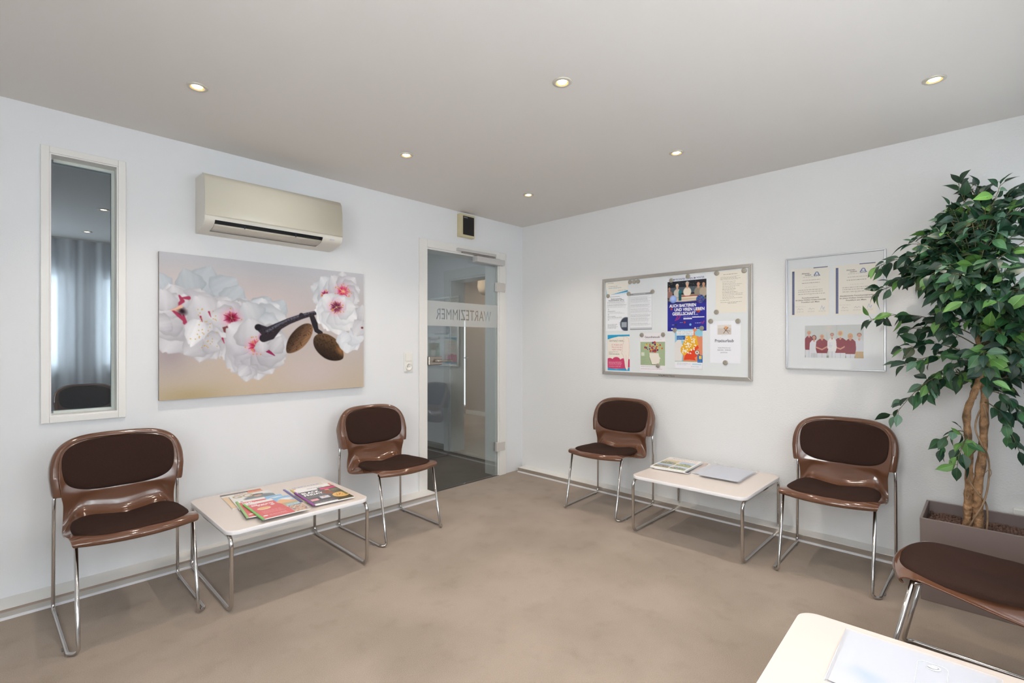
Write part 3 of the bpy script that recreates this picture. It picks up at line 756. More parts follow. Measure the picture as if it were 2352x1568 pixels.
def canvas():
    p = Pic(CW, CH, 500, 334, (196, 186, 184)); u, v = p.u, p.v
    def mixc(c, m): p.put(m, c)
    mixc((200, 204, 212), np.clip(1 - v * 2.4, 0, 1) * .8)
    mixc((216, 200, 198), np.exp(-((u - .42) ** 2 / .05 + (v - .33) ** 2 / .03)) * .8)
    mixc((222, 205, 198), np.exp(-((u - .1) ** 2 / .03 + (v - .2) ** 2 / .01)) * .5)
    mixc((204, 186, 160), np.clip((v - .62) * 2.6, 0, 1) * .85)
    mixc((212, 190, 168), np.exp(-((u - .38) ** 2 / .02 + (v - .8) ** 2 / .02)) * .8)
    mixc((170, 156, 160), np.exp(-((u - .04) ** 2 / .006 + (v - .67) ** 2 / .02)) * .8)
    mixc((186, 168, 132), np.exp(-((u - .12) ** 2 / .02 + (v - .98) ** 2 / .004)) * .9)
    mixc((206, 192, 190), np.exp(-((u - .7) ** 2 / .03 + (v - .85) ** 2 / .02)) * .8)
    def M(x, y): a, b = HC(x, y); return a * CW, b * CH
    def U(x, y): return HC(x, y)
    W0, W1 = (186, 184, 192), (232, 231, 234); S0, S1 = (184, 192, 200), (208, 215, 221); PK = (232, 170, 190)
    K = .00094
    def flower(x, y, R, angs, c0=W0, c1=W1, wd=.62):
        cx, cy = M(x, y)
        for a, f in angs: petal(p, cx, cy, a, R * K * f, R * K * f * wd, c0, c1)
    def heart(x, y, r, n=18, c=(176, 34, 84), core=(120, 24, 50), st=(206, 150, 60)):
        cx, cy = U(x, y); rr = r * K / CW
        p.ell(cx, cy, rr * 1.25, rr * 1.15, (238, 160, 190), 0, .5, .75); p.ell(cx, cy, rr * .8, rr * .75, c, 0, .3, .95)
        for k in range(7):
            a = k * 0.9; p.line([(cx, cy), (cx + cos(a) * rr * 1.15, cy + sin(a) * rr * 1.5)], [.0035, .0012], c)
        p.ell(cx, cy, rr * .35, rr * .35, core, 0, .3)
        for k in range(n):
            a = RNG.rand() * 2 * pi; q = rr * (.7 + RNG.rand() * .9)
            e = (cx + cos(a) * q, cy + sin(a) * q * 1.4); p.line([(cx, cy), e], .0007, (240, 200, 170), .7); p.ell(e[0], e[1], .0028, .0028, st, 0, .3)
    # blurred far petals
    for x, y, R, a in ((330, 830, 190, 70), (300, 820, 150, 110), (430, 830, 170, 40), (110, 800, 120, 120), (520, 900, 150, 60), (120, 1060, 120, 220), (700, 960, 150, 55), (820, 960, 120, 60), (640, 960, 110, 100)):
        petal(p, *M(x, y), a, R * K, R * K * .55, S0, S1)
    # left cluster
    flower(230, 980, 230, [(150, .8), (110, .9), (60, .9), (20, 1.05), (-25, 1.0), (-70, 1.05), (-115, 1.0), (-150, .8), (185, .75)])
    flower(190, 900, 120, [(100, 1), (160, .9), (200, .9), (60, .7)])
    flower(420, 1010, 210, [(60, .9), (20, .7), (-40, .9), (-80, 1.0), (-120, 1), (120, .9)], W0, W1)
    flower(560, 990, 180, [(30, 1), (80, .7), (-30, 1), (-75, 1), (-120, .95), (130, .8), (175, .8)])
    flower(700, 1010, 190, [(40, 1), (75, .9), (10, 1.05), (120, .8), (-25, .9)], S0, W1)
    flower(360, 1120, 150, [(-60, .9), (-100, .9), (-140, .9), (-20, .8)])
    flower(540, 1110, 130, [(-60, .8), (-100, .9), (-20, .8)], W0, W1)
    # dark centres left
    for pts in ([(205, 835), (225, 870), (190, 900)], [(225, 850), (265, 850)], [(160, 930), (200, 960), (240, 1000)], [(230, 960), (240, 1010)]):
        p.line([U(*q) for q in pts], [.004, .009, .006][:len(pts)], (172, 60, 92), .75)
    p.ell(*U(222, 935), .018, .014, (40, 22, 30), 40, .6, .9); p.ell(*U(180, 915), .014, .010, (224, 150, 110), 20, .6, .9)
    p.line([U(150, 930), U(215, 905)], [.003, .008], (236, 190, 165), .8)
    petal(p, *M(330, 990), -105, 170 * K, 60 * K, (216, 216, 222), (252, 252, 252))
    petal(p, *M(120, 930), 100, 130 * K, 70 * K, W0, W1); petal(p, *M(150, 1000), 200, 90 * K, 60 * K, W0, W1)
    heart(540, 980, 42, 6, (150, 26, 66), (110, 20, 44)); p.poly([U(480, 1040), U(512, 1030), U(535, 1062), U(520, 1085), U(490, 1070)], (120, 66, 66))
    for x, y in ((395, 940), (340, 970), (480, 1110), (500, 1150)): p.line([U(x, y), U(x + 12, y + 34)], [.004, .001], (170, 40, 80))
    for k in range(40):
        x = 270 + RNG.rand() * 180; y = 900 + RNG.rand() * 280; p.ell(*U(x, y), .0026, .0026, (206, 160, 70), 0, .3, .8)
    # lower flower
    flower(690, 1160, 235, [(200, .9), (225, .95), (250, .95), (275, .95), (300, .9), (330, .95), (0, 1.0), (25, .75), (170, .7), (140, .9), (100, .8)])
    flower(640, 1290, 100, [(-60, .9), (-95, 1), (-130, .8)], W0, W1)
    heart(695, 1160, 42, 22, (196, 40, 80), (150, 30, 60)); p.line([U(770, 1190), U(815, 1222)], [.010, .002], (150, 36, 84))
    petal(p, *M(800, 1200), 60, 120 * K, 60 * K, W0, W1); p.ell(*U(735, 1095), .012, .02, (180, 60, 140), 20, .6, .7)
    petal(p, *M(740, 1200), 100, 85 * K, 50 * K, W0, W1)
    # branch
    br = [U(*q) for q in ((715, 1040), (770, 1075), (830, 1040), (905, 1003), (990, 972), (1080, 948))]
    p.line(br, [.016, .028, .020, .016, .014, .011], (52, 46, 56))
    p.line([U(745, 1110), U(790, 1090), U(850, 1040)], [.020, .024, .012], (48, 40, 46))
    p.line([(a, b - .012) for a, b in br[1:]], [.006, .006, .005, .005, .004], (98, 98, 116), .8)
    p.ell(*U(710, 1040), .016, .016, (36, 32, 40)); p.ell(*U(990, 965), .013, .014, (46, 42, 54))
    p.line([U(1055, 965), U(1075, 1020), U(1085, 1060), U(1112, 1078)], [.013, .016, .012, .012], (44, 38, 44))
    for k in range(120):
        t = RNG.rand(); i = min(int(t * 5), 4); f = t * 5 - i; a = br[i]; c = br[i + 1]
        p.ell(a[0] + (c[0] - a[0]) * f + (RNG.rand() - .5) * .02, a[1] + (c[1] - a[1]) * f + (RNG.rand() - .5) * .03, .003, .002, (90, 78, 78) if RNG.rand() > .5 else (24, 20, 26), RNG.rand() * 180, .3, .6)
    # almonds
    def nut(cx, cy, a, L, Wn, dark, light, pits):
        mx, my = M(cx, cy); x = p.u * p.W - mx; y = -(p.v * p.H - my); a = R_(a)
        X = (x * cos(a) + y * sin(a)) / (L * K); Y = (-x * sin(a) + y * cos(a)) / (Wn * K)
        wl = np.sqrt(np.clip(1 - np.abs(X) ** 2.2, 0, 1)) * (1 - .28 * np.clip(X, 0, 1) ** 2); m = np.clip((wl - np.abs(Y)) * 16, 0, 1) * (np.abs(X) < 1)
        s_ = np.clip(.55 + .5 * Y - .15 * X, 0, 1)[..., None]; n_ = (np.sin(X * 9 + 6 * Y) * np.sin(Y * 16 + X * 5) * .10)[..., None]
        col = np.array(dark) * (1 - s_) + np.array(light) * s_; col = col * (1 + n_); m = m[..., None]; p.a = p.a * (1 - m) + col * m
        for k in range(pits):
            X0 = (RNG.rand() * 1.7 - .85); Y0 = (RNG.rand() * 2 - 1) * .75 * math.sqrt(1 - X0 * X0)
            gx = mx + (X0 * L * K * cos(a) - Y0 * Wn * K * sin(a)); gy = my - (X0 * L * K * sin(a) + Y0 * Wn * K * cos(a))
            p.ell(gx / CW, gy / CH, .0032, .0018, (30, 20, 16), 40, .3, .8)
    nut(975, 1112, 230, 128, 62, (46, 30, 24), (150, 112, 80), 30)
    nut(1165, 1172, -37, 132, 82, (34, 24, 22), (104, 76, 50), 70)
    p.ell(*U(1238, 1190), .024, .015, (214, 150, 92), 50, .9, .6)
    # right cluster
    flower(1200, 830, 170, [(165, 1.05), (200, 1), (235, .95), (130, .9), (100, .7)], S0, W1)
    flower(1290, 1080, 150, [(-60, .95), (-95, 1), (-20, .9), (-130, .6)], (214, 218, 226), (238, 240, 244))
    flower(1255, 820, 165, [(90, .95), (125, .9), (50, .95), (15, .9), (-25, .9), (-60, .8)], W0, W1)
    heart(1145, 830, 26, 8, (150, 30, 80)); heart(1258, 812, 44, 26, (206, 40, 96), (226, 120, 90))
    flower(1380, 1000, 150, [(120, .9), (160, .9), (200, .9), (240, .9), (90, .8)], W0, W1)
    flower(1213, 915, 190, [(190, .85), (220, .95), (245, 1.0), (275, 1.05), (305, 1.05), (335, .95), (5, .8), (140, .7), (50, .55)], (214, 216, 222), (248, 248, 250))
    heart(1215, 912, 44, 22, (112, 26, 66), (64, 16, 38))
    p.ell(*U(1378, 1045), .008, .006, (120, 60, 60))
    for _ in range(1):
        q = np.pad(p.a, ((1, 1), (1, 1), (0, 0)), 'edge'); p.a = (q[:-2, 1:-1] + q[2:, 1:-1] + q[1:-1, :-2] + q[1:-1, 2:] + 2 * q[1:-1, 1:-1]) / 6
    p.a *= .965; p.noise(1.5)
    return p
pc = canvas()
o = sheet('canvas_picture', pc, .028, front=MATS['canvas_print'], side=mat('canvas_edge', (176, 168, 162), .8, bump=(400, .3, .001)))
on_left(o, -2.3035, 1.300, -.0015); tag(o, 'wide canvas print of white almond blossom on a twig, on the left wall', 'picture')

# ------------------------------------------------------------------ notice board
BY, BZ, BW, BH = -1.5125, 1.3485, 1.181, .789
e = empty('notice_board', (0, BY, BZ), label='white magnetic notice board in silver frame full of papers, on the right wall', cat='notice board')
def frame_bars(e, W, H, t, d, m, name='frame', rnd=.003, x0=0.):
    for nm, pts in (('top', [(-W / 2, H / 2), (W / 2, H / 2), (W / 2 - t, H / 2 - t), (-W / 2 + t, H / 2 - t)]), ('bot', [(-W / 2, -H / 2), (-W / 2 + t, -H / 2 + t), (W / 2 - t, -H / 2 + t), (W / 2, -H / 2)]),
                    ('l', [(-W / 2, -H / 2), (-W / 2, H / 2), (-W / 2 + t, H / 2 - t), (-W / 2 + t, -H / 2 + t)]), ('r', [(W / 2, -H / 2), (W / 2 - t, -H / 2 + t), (W / 2 - t, H / 2 - t), (W / 2, H / 2)])):
        vs = [(-x_, y, z) for x_ in (x0, d) for y, z in pts]; b = MB(); b.add(vs, [(0, 1, 2, 3), (7, 6, 5, 4), (0, 4, 5, 1), (1, 5, 6, 2), (2, 6, 7, 3), (3, 7, 4, 0)])
        bevel(b.build(name, m, e), rnd, 3)
frame_bars(e, BW, BH, .026, .019, SILVER)
b = MB(); b.box(-.009, 0, -BW / 2 + .004, BW / 2 - .004, -BH / 2 + .004, BH / 2 - .004); b.build('board_panel', mat('white_enamel_board', (226, 230, 232), .2), e)
vs, fs = text_mesh('Verlag Medical Tribune', .014, .01); b = MB(); b.add([(-.0195, -x, z) for x, z, q in vs], fs); b.build('frame_lettering', mat('dark_grey_ink', (70, 68, 66), .5), e, (0, .02, -BH / 2 + .008))
BX = -.0093
PG = {}
def pin(o, y, z, label, x=BX, roll=0, group='papers pinned to the notice board', cat='paper sheet'):
    on_right(o, y, z, x, roll); tag(o, label, cat, group); return o
INK = (70, 72, 78); WH = (248, 248, 250)
# 1 small letter with blue swoosh
p = Pic(.205, .105, 120, 62, (236, 232, 222)); p.poly([(.2, 1), (1, .72), (1, 1)], (60, 160, 210)); p.poly([(.2, 1), (1, .86), (1, 1)], (214, 230, 238)); p.poly([(0, .45), (.06, 1), (0, 1)], (160, 210, 230))
p.bars(.08, .08, .4, 1, .1, (90, 90, 90)); p.bars(.12, .34, .6, 1, .1, (80, 80, 80)); p.bars(.12, .46, .95, 1, .1, (60, 140, 190), .8); p.bars(.55, .68, .95, 1, .1, (100, 100, 100))
pin(sheet('notice_letter', p), -1.057, 1.661, 'small cream letter with blue swoosh at the top left of the notice board')
# 2 patient record sheet
p = Pic(.206, .297, 130, 180, (238, 240, 244))
p.bars(.1, .05, .8, 1, .03, INK, .7); p.bars(.06, .2, .95, 8, .021, INK, .5)
for v in (.40, .545, .69): p.ell(.12, v, .02, .02, (120, 120, 130), 0, .3); p.ell(.12, v, .012, .012, (238, 240, 244)); p.bars(.08, v + .045, .45, 1, .03, INK, .8); p.bars(.08, v + .075, .9, 3, .02, INK, .45)
p.ell(.92, .82, .26, .27, (66, 74, 90)); p.rect(0, .70, .60, .95, (238, 240, 244)); p.bars(.08, .81, .58, 6, .022, INK, .45); p.rect(.72, .76, .95, .90, (160, 166, 176))
o = sheet('patient_record_notice', p, texts=[('Elektronische', .48, .135, .017, (84, 88, 96), dict(bold=.01, width=.10)), ('Patientenakte (ePA)', .48, .175, .017, (84, 88, 96), dict(bold=.01, width=.145))])
pin(o, -1.056, 1.459, 'white sheet about electronic patient records, left column of the notice board, dark round corner')
# 3 dense text sheet
p = Pic(.20, .292, 130, 180, (232, 234, 238)); g_ = (150, 154, 160)
p.rect(0, 0, 1, .055, (150, 152, 158)); p.bars(.18, .018, .82, 1, .04, (240, 240, 240), .9)
p.rect(0.02, .055, .028, .98, (140, 144, 150)); p.rect(.97, .055, .978, .98, (140, 144, 150)); p.rect(.02, .965, .98, .985, (120, 124, 130)); p.rect(.02, .93, .98, .955, (170, 172, 178), .8)
for v, n in ((.09, 10), (.30, 5), (.41, 7), (.56, 5), (.67, 6), (.81, 4)): p.bars(.06, v, .96, n, .018, INK, .42, .2)
pin(sheet('information_sheet', p), -1.274, 1.459, 'densely printed sheet with grey border right of the patient record sheet')
# 4 blue poster
p = Pic(.295, .40, 230, 312, (40, 44, 150)); p.rect(0, 0, 1, .075, (222, 226, 234)); p.rect(.0, .075, 1, .46, (28, 34, 44))
p.rect(0, .19, 1, .3, (92, 108, 118), .8); p.rect(0.05, .33, .95, .44, (190, 160, 130), .8); p.ell(.5, .42, .45, .06, (206, 188, 162), 0, .3)
for k in range(40): p.ell(RNG.rand(), .1 + RNG.rand() * .1, .004, .004, (220, 200, 150), 0, .3, .8)
def person(p, x, y, s, skin, hair, top, lean=0):
    p.ell(x, y + s * 2.3, s * 1.7, s * 1.9, top, 0, .1); p.ell(x + lean * .4, y + s * .9, s * .45, s * .6, skin); p.ell(x + lean, y - s * .3, s * .74, s * .8, hair, 0, .15); p.ell(x + lean * 1.2, y + s * .12, s * .6, s * .78, skin, 0, .15)
person(p, .26, .17, .055, (216, 170, 140), (226, 216, 196), (200, 194, 186)); person(p, .52, .145, .06, (218, 170, 140), (190, 186, 180), (232, 222, 206))
person(p, .80, .15, .062, (206, 150, 120), (40, 30, 30), (150, 140, 124)); person(p, .93, .16, .06, (190, 140, 110), (34, 26, 26), (180, 168, 150)); person(p, .05, .2, .05, (190, 130, 110), (30, 22, 22), (150, 110, 100))
p.rect(.30, .355, .9, .37, (170, 60, 44), .9); p.ell(.62, .385, .3, .022, (226, 214, 196), 0, .2); p.ell(.33, .30, .038, .09, (20, 120, 130), 0, .1); p.rect(.293, .30, .367, .44, (14, 86, 98)); 
p.poly([(0, .44), (.35, .47), (.75, .46), (1, .43), (1, .5), (0, .5)], (34, 38, 120))
p.ell(.155, .405, .095, .095, (136, 164, 224), 0, .15); p.ell(.14, .39, .06, .06, (176, 196, 240), 0, .5); p.ell(.85, .43, .10, .10, (34, 60, 130), 0, .1)
for k in range(60):
    a = RNG.rand() * 6.28; r = RNG.rand() ** .5 * .095; p.ell(.85 + cos(a) * r, .43 + sin(a) * r * .74, .012, .007, (60, 130, 190) if k % 3 else (176, 40, 90), RNG.rand() * 180, .3)
p.line([(.23, .45), (.72, .43)], .006, (220, 222, 236))
for x, v, r in ((.105, .585, .03), (.80, .635, .05), (.45, .84, .026)): p.ell(x, v, r, r, (206, 70, 40), 0, .2); p.ell(x - r * .3, v - r * .1, r * .5, r * .6, (110, 24, 30), 0, .6)
for pts in ([(.22, .69), (.27, .73), (.21, .80), (.30, .77), (.35, .70)], [(.87, .85), (.91, .87), (.94, .83)]): p.line(pts, .012, (206, 60, 150)); p.line(pts, .006, (100, 30, 110))
p.bars(.42, .70, .96, 1, .03, (240, 240, 250), .95); p.bars(.42, .735, .92, 2, .02, (200, 204, 240), .8); p.rect(.65, .745, .95, .762, (232, 232, 244)); p.rect(.42, .765, .64, .785, (232, 232, 244))
p.ell(.22, .885, .026, .026, (50, 54, 80)); p.ell(.60, .885, .028, .028, (120, 180, 224)); p.bars(.33, .84, .42, 1, .02, WH, .9); p.bars(.72, .855, .86, 1, .02, WH, .9); p.bars(.12, .88, .19, 1, .02, WH, .9)
p.ell(.12, .955, .022, .022, (230, 232, 244)); p.ell(.72, .95, .02, .02, (230, 232, 244)); p.bars(.76, .94, .92, 1, .02, WH, .9)
W_ = (244, 244, 248)
o = sheet('infection_poster', p, texts=[('ATEMWEGSINFEKTIONEN IM WINTER', .5, .060, .021, (56, 60, 120), dict(bold=.004, width=.265)), ('AUCH BAKTERIEN', .40, .555, .031, W_, dict(bold=.03, width=.205)),
    ('UND VIREN LIEBEN', .57, .630, .031, W_, dict(bold=.03, width=.225)), ('GESELLSCHAFT', .43, .705, .031, W_, dict(bold=.03, width=.178))])
# keep the lettering clear of the rows below
pin(o, -1.6455, 1.500, 'dark blue poster with white letters and people at a table on the notice board')
# 5 cream letter
p = Pic(.206, .29, 130, 180, (232, 226, 214)); p.bars(.25, .075, .9, 1, .03, (110, 80, 70), .8); p.bars(.16, .13, .9, 4, .026, (90, 84, 80), .5)
p.bars(.22, .25, .9, 12, .036, (90, 84, 80), .45, .5); p.bars(.16, .69, .5, 1, .03, (90, 84, 80)); p.bars(.16, .74, .9, 1, .03, (90, 84, 80)); p.bars(.4, .77, .7, 1, .03, (90, 84, 80))
pin(sheet('cream_letter', p), -1.962, 1.564, 'cream typed letter at the top right of the notice board')
# 6 holiday notice
p = Pic(.208, .294, 130, 180, (238, 239, 246)); p.rect(.25, .09, .70, .32, (206, 196, 188)); p.rect(.25, .09, .70, .17, (220, 214, 206)); p.ell(.53, .16, .055, .05, (226, 160, 110), 0, .2)
p.line([(.45, .29), (.60, .15)], .008, (90, 60, 50)); p.line([(.46, .17), (.62, .29)], .006, (90, 60, 50)); p.line([(.50, .22), (.66, .24)], .006, (110, 76, 60)); p.bars(.38, .345, .58, 1, .02, (170, 170, 176), .6)
o = sheet('holiday_notice', p, texts=[('Praxisurlaub', .47, .50, .030, (58, 62, 76), dict(bold=.012, width=.128)), ('Unsere Praxis ist vom', .47, .645, .011, (90, 94, 104), dict(width=.085)), ('08.08.2025 - 25.08.2025', .47, .70, .011, (90, 94, 104), dict(width=.092)), ('geschlossen.', .47, .755, .011, (90, 94, 104), dict(width=.048))])
pin(o, -1.923, 1.217, 'white holiday notice with small beach chair photo at the bottom right of the notice board')
# 7 vaccination flyer
p = Pic(.206, .292, 150, 212, (240, 232, 220)); p.poly([(0, 0), (1, 0), (1, .045), (.5, .05), (.2, .09), (0, .13)], (40, 160, 206)); p.poly([(0, .93), (.4, .955), (.8, .93), (1, .9), (1, 1), (0, 1)], (50, 160, 206))
p.rect(0, .72, 1, .90, (206, 66, 110)); 
for x, y, r in ((.1, .73, .16), (.4, .71, .18), (.75, .75, .2), (.95, .72, .1)): p.ell(x, y, r, r * .7, (206, 66, 110), 0, .05)
p.ell(.4, .89, .55, .08, (206, 66, 110), 0, .05)
fig = [(.75, .04), (.72, .2), (.68, .36), (.64, .52), (.70, .56), (.76, .72), (.80, .9), (.88, .99), (.92, .93), (.93, .75), (.97, .5), (.98, .3), (.95, .1)]
p.poly(fig, (240, 230, 220)); p.line(fig + [fig[0]], .004, (206, 150, 150)); p.line([(.84, .56), (.85, .72), (.87, .9)], .003, (206, 160, 156))
p.bars(.06, .47, .5, 1, .03, INK, .7); p.bars(.06, .50, .28, 1, .03, INK, .7); p.bars(.06, .535, .6, 1, .03, (40, 40, 50), .9); p.bars(.05, .745, .68, 5, .022, (250, 220, 230), .9, .1); p.bars(.05, .875, .62, 2, .022, (250, 220, 230), .9, .1)
PKT = (214, 110, 140)
o = sheet('teen_checkup_flyer', p, texts=[("Germany's next...", .42, .19, .024, (120, 112, 110), dict(width=.145)), ('12-14 Jahre alt?', .42, .30, .019, PKT, dict(width=.10)), ('Was ist bei den', .42, .365, .017, PKT, dict(width=.095)), ('Impfen wichtig?', .42, .43, .017, PKT, dict(width=.088))])
pin(o, -1.073, 1.134, 'flyer with blue curves and pink hills at the bottom left of the notice board')
# 8 health cafe
p = Pic(.212, .295, 150, 208, (236, 232, 236)); p.rect(.02, .225, .99, .84, (166, 182, 146)); p.bars(.1, .165, .95, 1, .02, (130, 126, 130), .7, .1)
head = [(.38, .52), (.74, .52), (.76, .60), (.82, .66), (.78, .68), (.78, .74), (.74, .80), (.62, .81), (.48, .81), (.44, .72), (.38, .62)]
p.poly([(a - .012, b + .012) for a, b in head], (112, 128, 92)); p.poly(head, (236, 228, 216))
fc = [(236, 190, 60), (228, 110, 60), (60, 44, 110), (200, 60, 60), (150, 40, 100), (240, 210, 90)]
for k in range(46):
    a = (RNG.rand() - .5) * 2.2; r = .05 + RNG.rand() * .33; x = .55 + sin(a) * r * 1.25; y = .50 - cos(a) * r * .7; c = fc[int(RNG.rand() * 6)]; s_ = .018 + RNG.rand() * .02
    for q in range(5): p.ell(x + cos(q * 1.26) * s_ * .7, y + sin(q * 1.26) * s_ * .5, s_ * .55, s_ * .55, c, 0, .2)
    p.ell(x, y, s_ * .4, s_ * .4, (120, 70, 30), 0, .3)
p.rect(.05, .50, .18, .59, (214, 220, 204)); p.bars(.05, .62, .36, 9, .024, (110, 126, 96), .6, .5)
p.bars(.04, .87, .95, 1, .03, (90, 80, 100), .6); p.bars(.04, .93, .9, 1, .03, (150, 90, 100), .6)
o = sheet('health_cafe_flyer', p, texts=[('Gesundheitscafé', .49, .125, .023, (84, 80, 84), dict(bold=.01, width=.125))])
pin(o, -1.374, 1.140, 'green flyer with paper head and flowers at the bottom of the notice board')
# 9 tick map
p = Pic(.208, .29, 160, 224, (150, 200, 224)); p.poly([(0, .35), (.2, .2), (.3, .5), (.25, .82), (0, .82)], (226, 222, 218)); p.poly([(.66, 0), (.8, 0), (.8, .04), (.72, .12), (1, .2), (1, .82), (.3, .82), (.3, .6), (.6, .3)], (226, 140, 104))
p.poly([(.72, .08), (.85, .02), (1, .06), (1, .16), (.9, .2), (.74, .16)], (150, 206, 226)); p.rect(0, .82, 1, 1, (236, 236, 242)); p.rect(0, .815, .8, .825, (60, 160, 90))
ger = [(.38, .18), (.52, .16), (.6, .21), (.78, .16), (.82, .30), (.86, .42), (.78, .5), (.66, .55), (.5, .6), (.38, .66), (.30, .66), (.22, .58), (.22, .48), (.28, .4), (.34, .3)]
p.poly(ger, (234, 176, 44)); p.poly([(.84, .40), (.87, .48), (.72, .56), (.82, .68), (.72, .72), (.76, .79), (.55, .77), (.33, .78), (.38, .66), (.48, .58), (.66, .52)], (226, 70, 36))
for k in range(60):
    x = .26 + RNG.rand() * .5; y = .2 + RNG.rand() * .44
    if y < .95 - x * .75 + .1: p.ell(x, y, .03, .017, (244, 240, 232), RNG.rand() * 180, .1)
for k in range(8): p.ell(.3 + RNG.rand() * .5, .2 + RNG.rand() * .4, .012, .012, (226, 70, 36))
p.rect(.07, .17, .38, .27, (30, 100, 170)); p.bars(.1, .185, .33, 4, .02, (220, 230, 244), .8); p.rect(.06, .04, .68, .155, (240, 242, 246))
p.ell(.81, .59, .085, .085, (90, 60, 56), 0, .05); p.ell(.81, .59, .072, .072, (226, 214, 206), 0, .05); p.ell(.81, .59, .02, .025, (70, 20, 20)); p.line([(.87, .64), (.95, .67)], .012, (50, 44, 50))
p.rect(.82, .655, 1, .84, (24, 100, 170)); p.rect(.87, .67, .97, .75, (232, 190, 90)); p.bars(.84, .77, .98, 3, .02, (190, 210, 235), .8); p.bars(.08, .855, .6, 3, .022, (140, 146, 160), .6, .4); p.rect(.64, .87, .96, .90, (170, 214, 228)); p.bars(.6, .94, .95, 1, .02, (80, 110, 150), .7)
o = sheet('tick_map_poster', p, texts=[('FSME in Deutschland', .37, .085, .0145, (110, 116, 130), dict(width=.115)), ('breitet sich weiter aus', .37, .135, .0145, (110, 116, 130), dict(width=.122))])
pin(o, -1.661, 1.169, 'poster with yellow and red map under the dark blue poster', x=BX - .0012)
# magnets
MAG = mat('satin_magnet_steel', (176, 170, 158), .4, .6)
b = MB(); b.lathe([(.0002, -.0050), (.0080, -.0050), (.0140, -.0049), (.0158, -.0044), (.0168, -.003), (.0169, 0), (.0002, 0)], 28)
vs = [(z, y, x) for x, y, z in b.v]; b.v = vs
mg = b.build('magnet', MAG); first = True
for y, z, l in [(-1.18, 1.698, 'round grey magnet, left of three in a row on the notice board'), (-1.217, 1.698, 'round grey magnet, middle of three in a row on the notice board'),
    (-1.251, 1.698, 'round grey magnet, right of three in a row on the notice board'), (-.975, 1.601, 'round grey magnet at the upper left corner of the patient record sheet'),
    (-1.167, 1.606, 'round grey magnet between the patient record sheet and the densely printed sheet'), (-1.376, 1.608, 'round grey magnet at the top right corner of the densely printed sheet'),
    (-1.529, 1.679, 'round grey magnet at the top left corner of the dark blue poster'), (-1.658, 1.699, 'round grey magnet at the top middle of the dark blue poster'),
    (-1.866, 1.700, 'round grey magnet at the top left corner of the cream typed letter'), (-2.050, 1.700, 'round grey magnet at the top right corner of the cream typed letter'),
    (-1.864, 1.428, 'round grey magnet at the bottom left corner of the cream typed letter'), (-1.824, 1.366, 'round grey magnet at the top left corner of the holiday notice'),
    (-2.010, 1.360, 'round grey magnet at the top right corner of the holiday notice'), (-1.925, 1.075, 'round grey magnet at the bottom of the holiday notice'),
    (-1.557, 1.308, 'round grey magnet at the top left corner of the map poster'), (-1.760, 1.317, 'round grey magnet at the top right corner of the map poster'),
    (-1.284, 1.276, 'round grey magnet at the top left corner of the green flyer with flowers'), (-1.463, 1.276, 'round grey magnet at the top right corner of the green flyer with flowers'),
    (-1.421, 1.039, 'round grey magnet on the lower right part of the green flyer')]:
    o = mg if first else mg.copy()
    if not first: COL.objects.link(o)
    first = False; o.location = (BX - .0022, y, z); tag(o, l, 'magnet', 'round magnets on the notice board')

# ------------------------------------------------------------------ framed certificates
FY0, FY1, FZ0, FZ1 = -2.305, -2.820, 1.045, 1.7465
e = empty('picture_frame', (0, (FY0 + FY1) / 2, (FZ0 + FZ1) / 2), label='silver framed display of two certificates and a group photo, right wall', cat='picture frame')
fw, fh = FY0 - FY1, FZ1 - FZ0
frame_bars(e, fw, fh, .010, .020, mat('pale_silver_frame', (206, 208, 212), .3, .6))
b = MB(); b.box(-.008, 0, -fw / 2 + .003, fw / 2 - .003, -fh / 2 + .003, fh / 2 - .003); b.build('backing_mat', mat('white_mat_board', (226, 229, 231), .6), e)
b = MB(); b.box(-.0135, -.0120, -fw / 2 + .009, fw / 2 - .009, -fh / 2 + .009, fh / 2 - .009); b.build('picture_glass', PGLASS, e)
def infr(o, y, z):
    o.parent = e; o.matrix_basis = Matrix.Translation((-.0083, y - (FY0 + FY1) / 2, z - (FZ0 + FZ1) / 2)) @ Matrix(((0, 0, -1, 0), (-1, 0, 0, 0), (0, 1, 0, 0), (0, 0, 0, 1)))
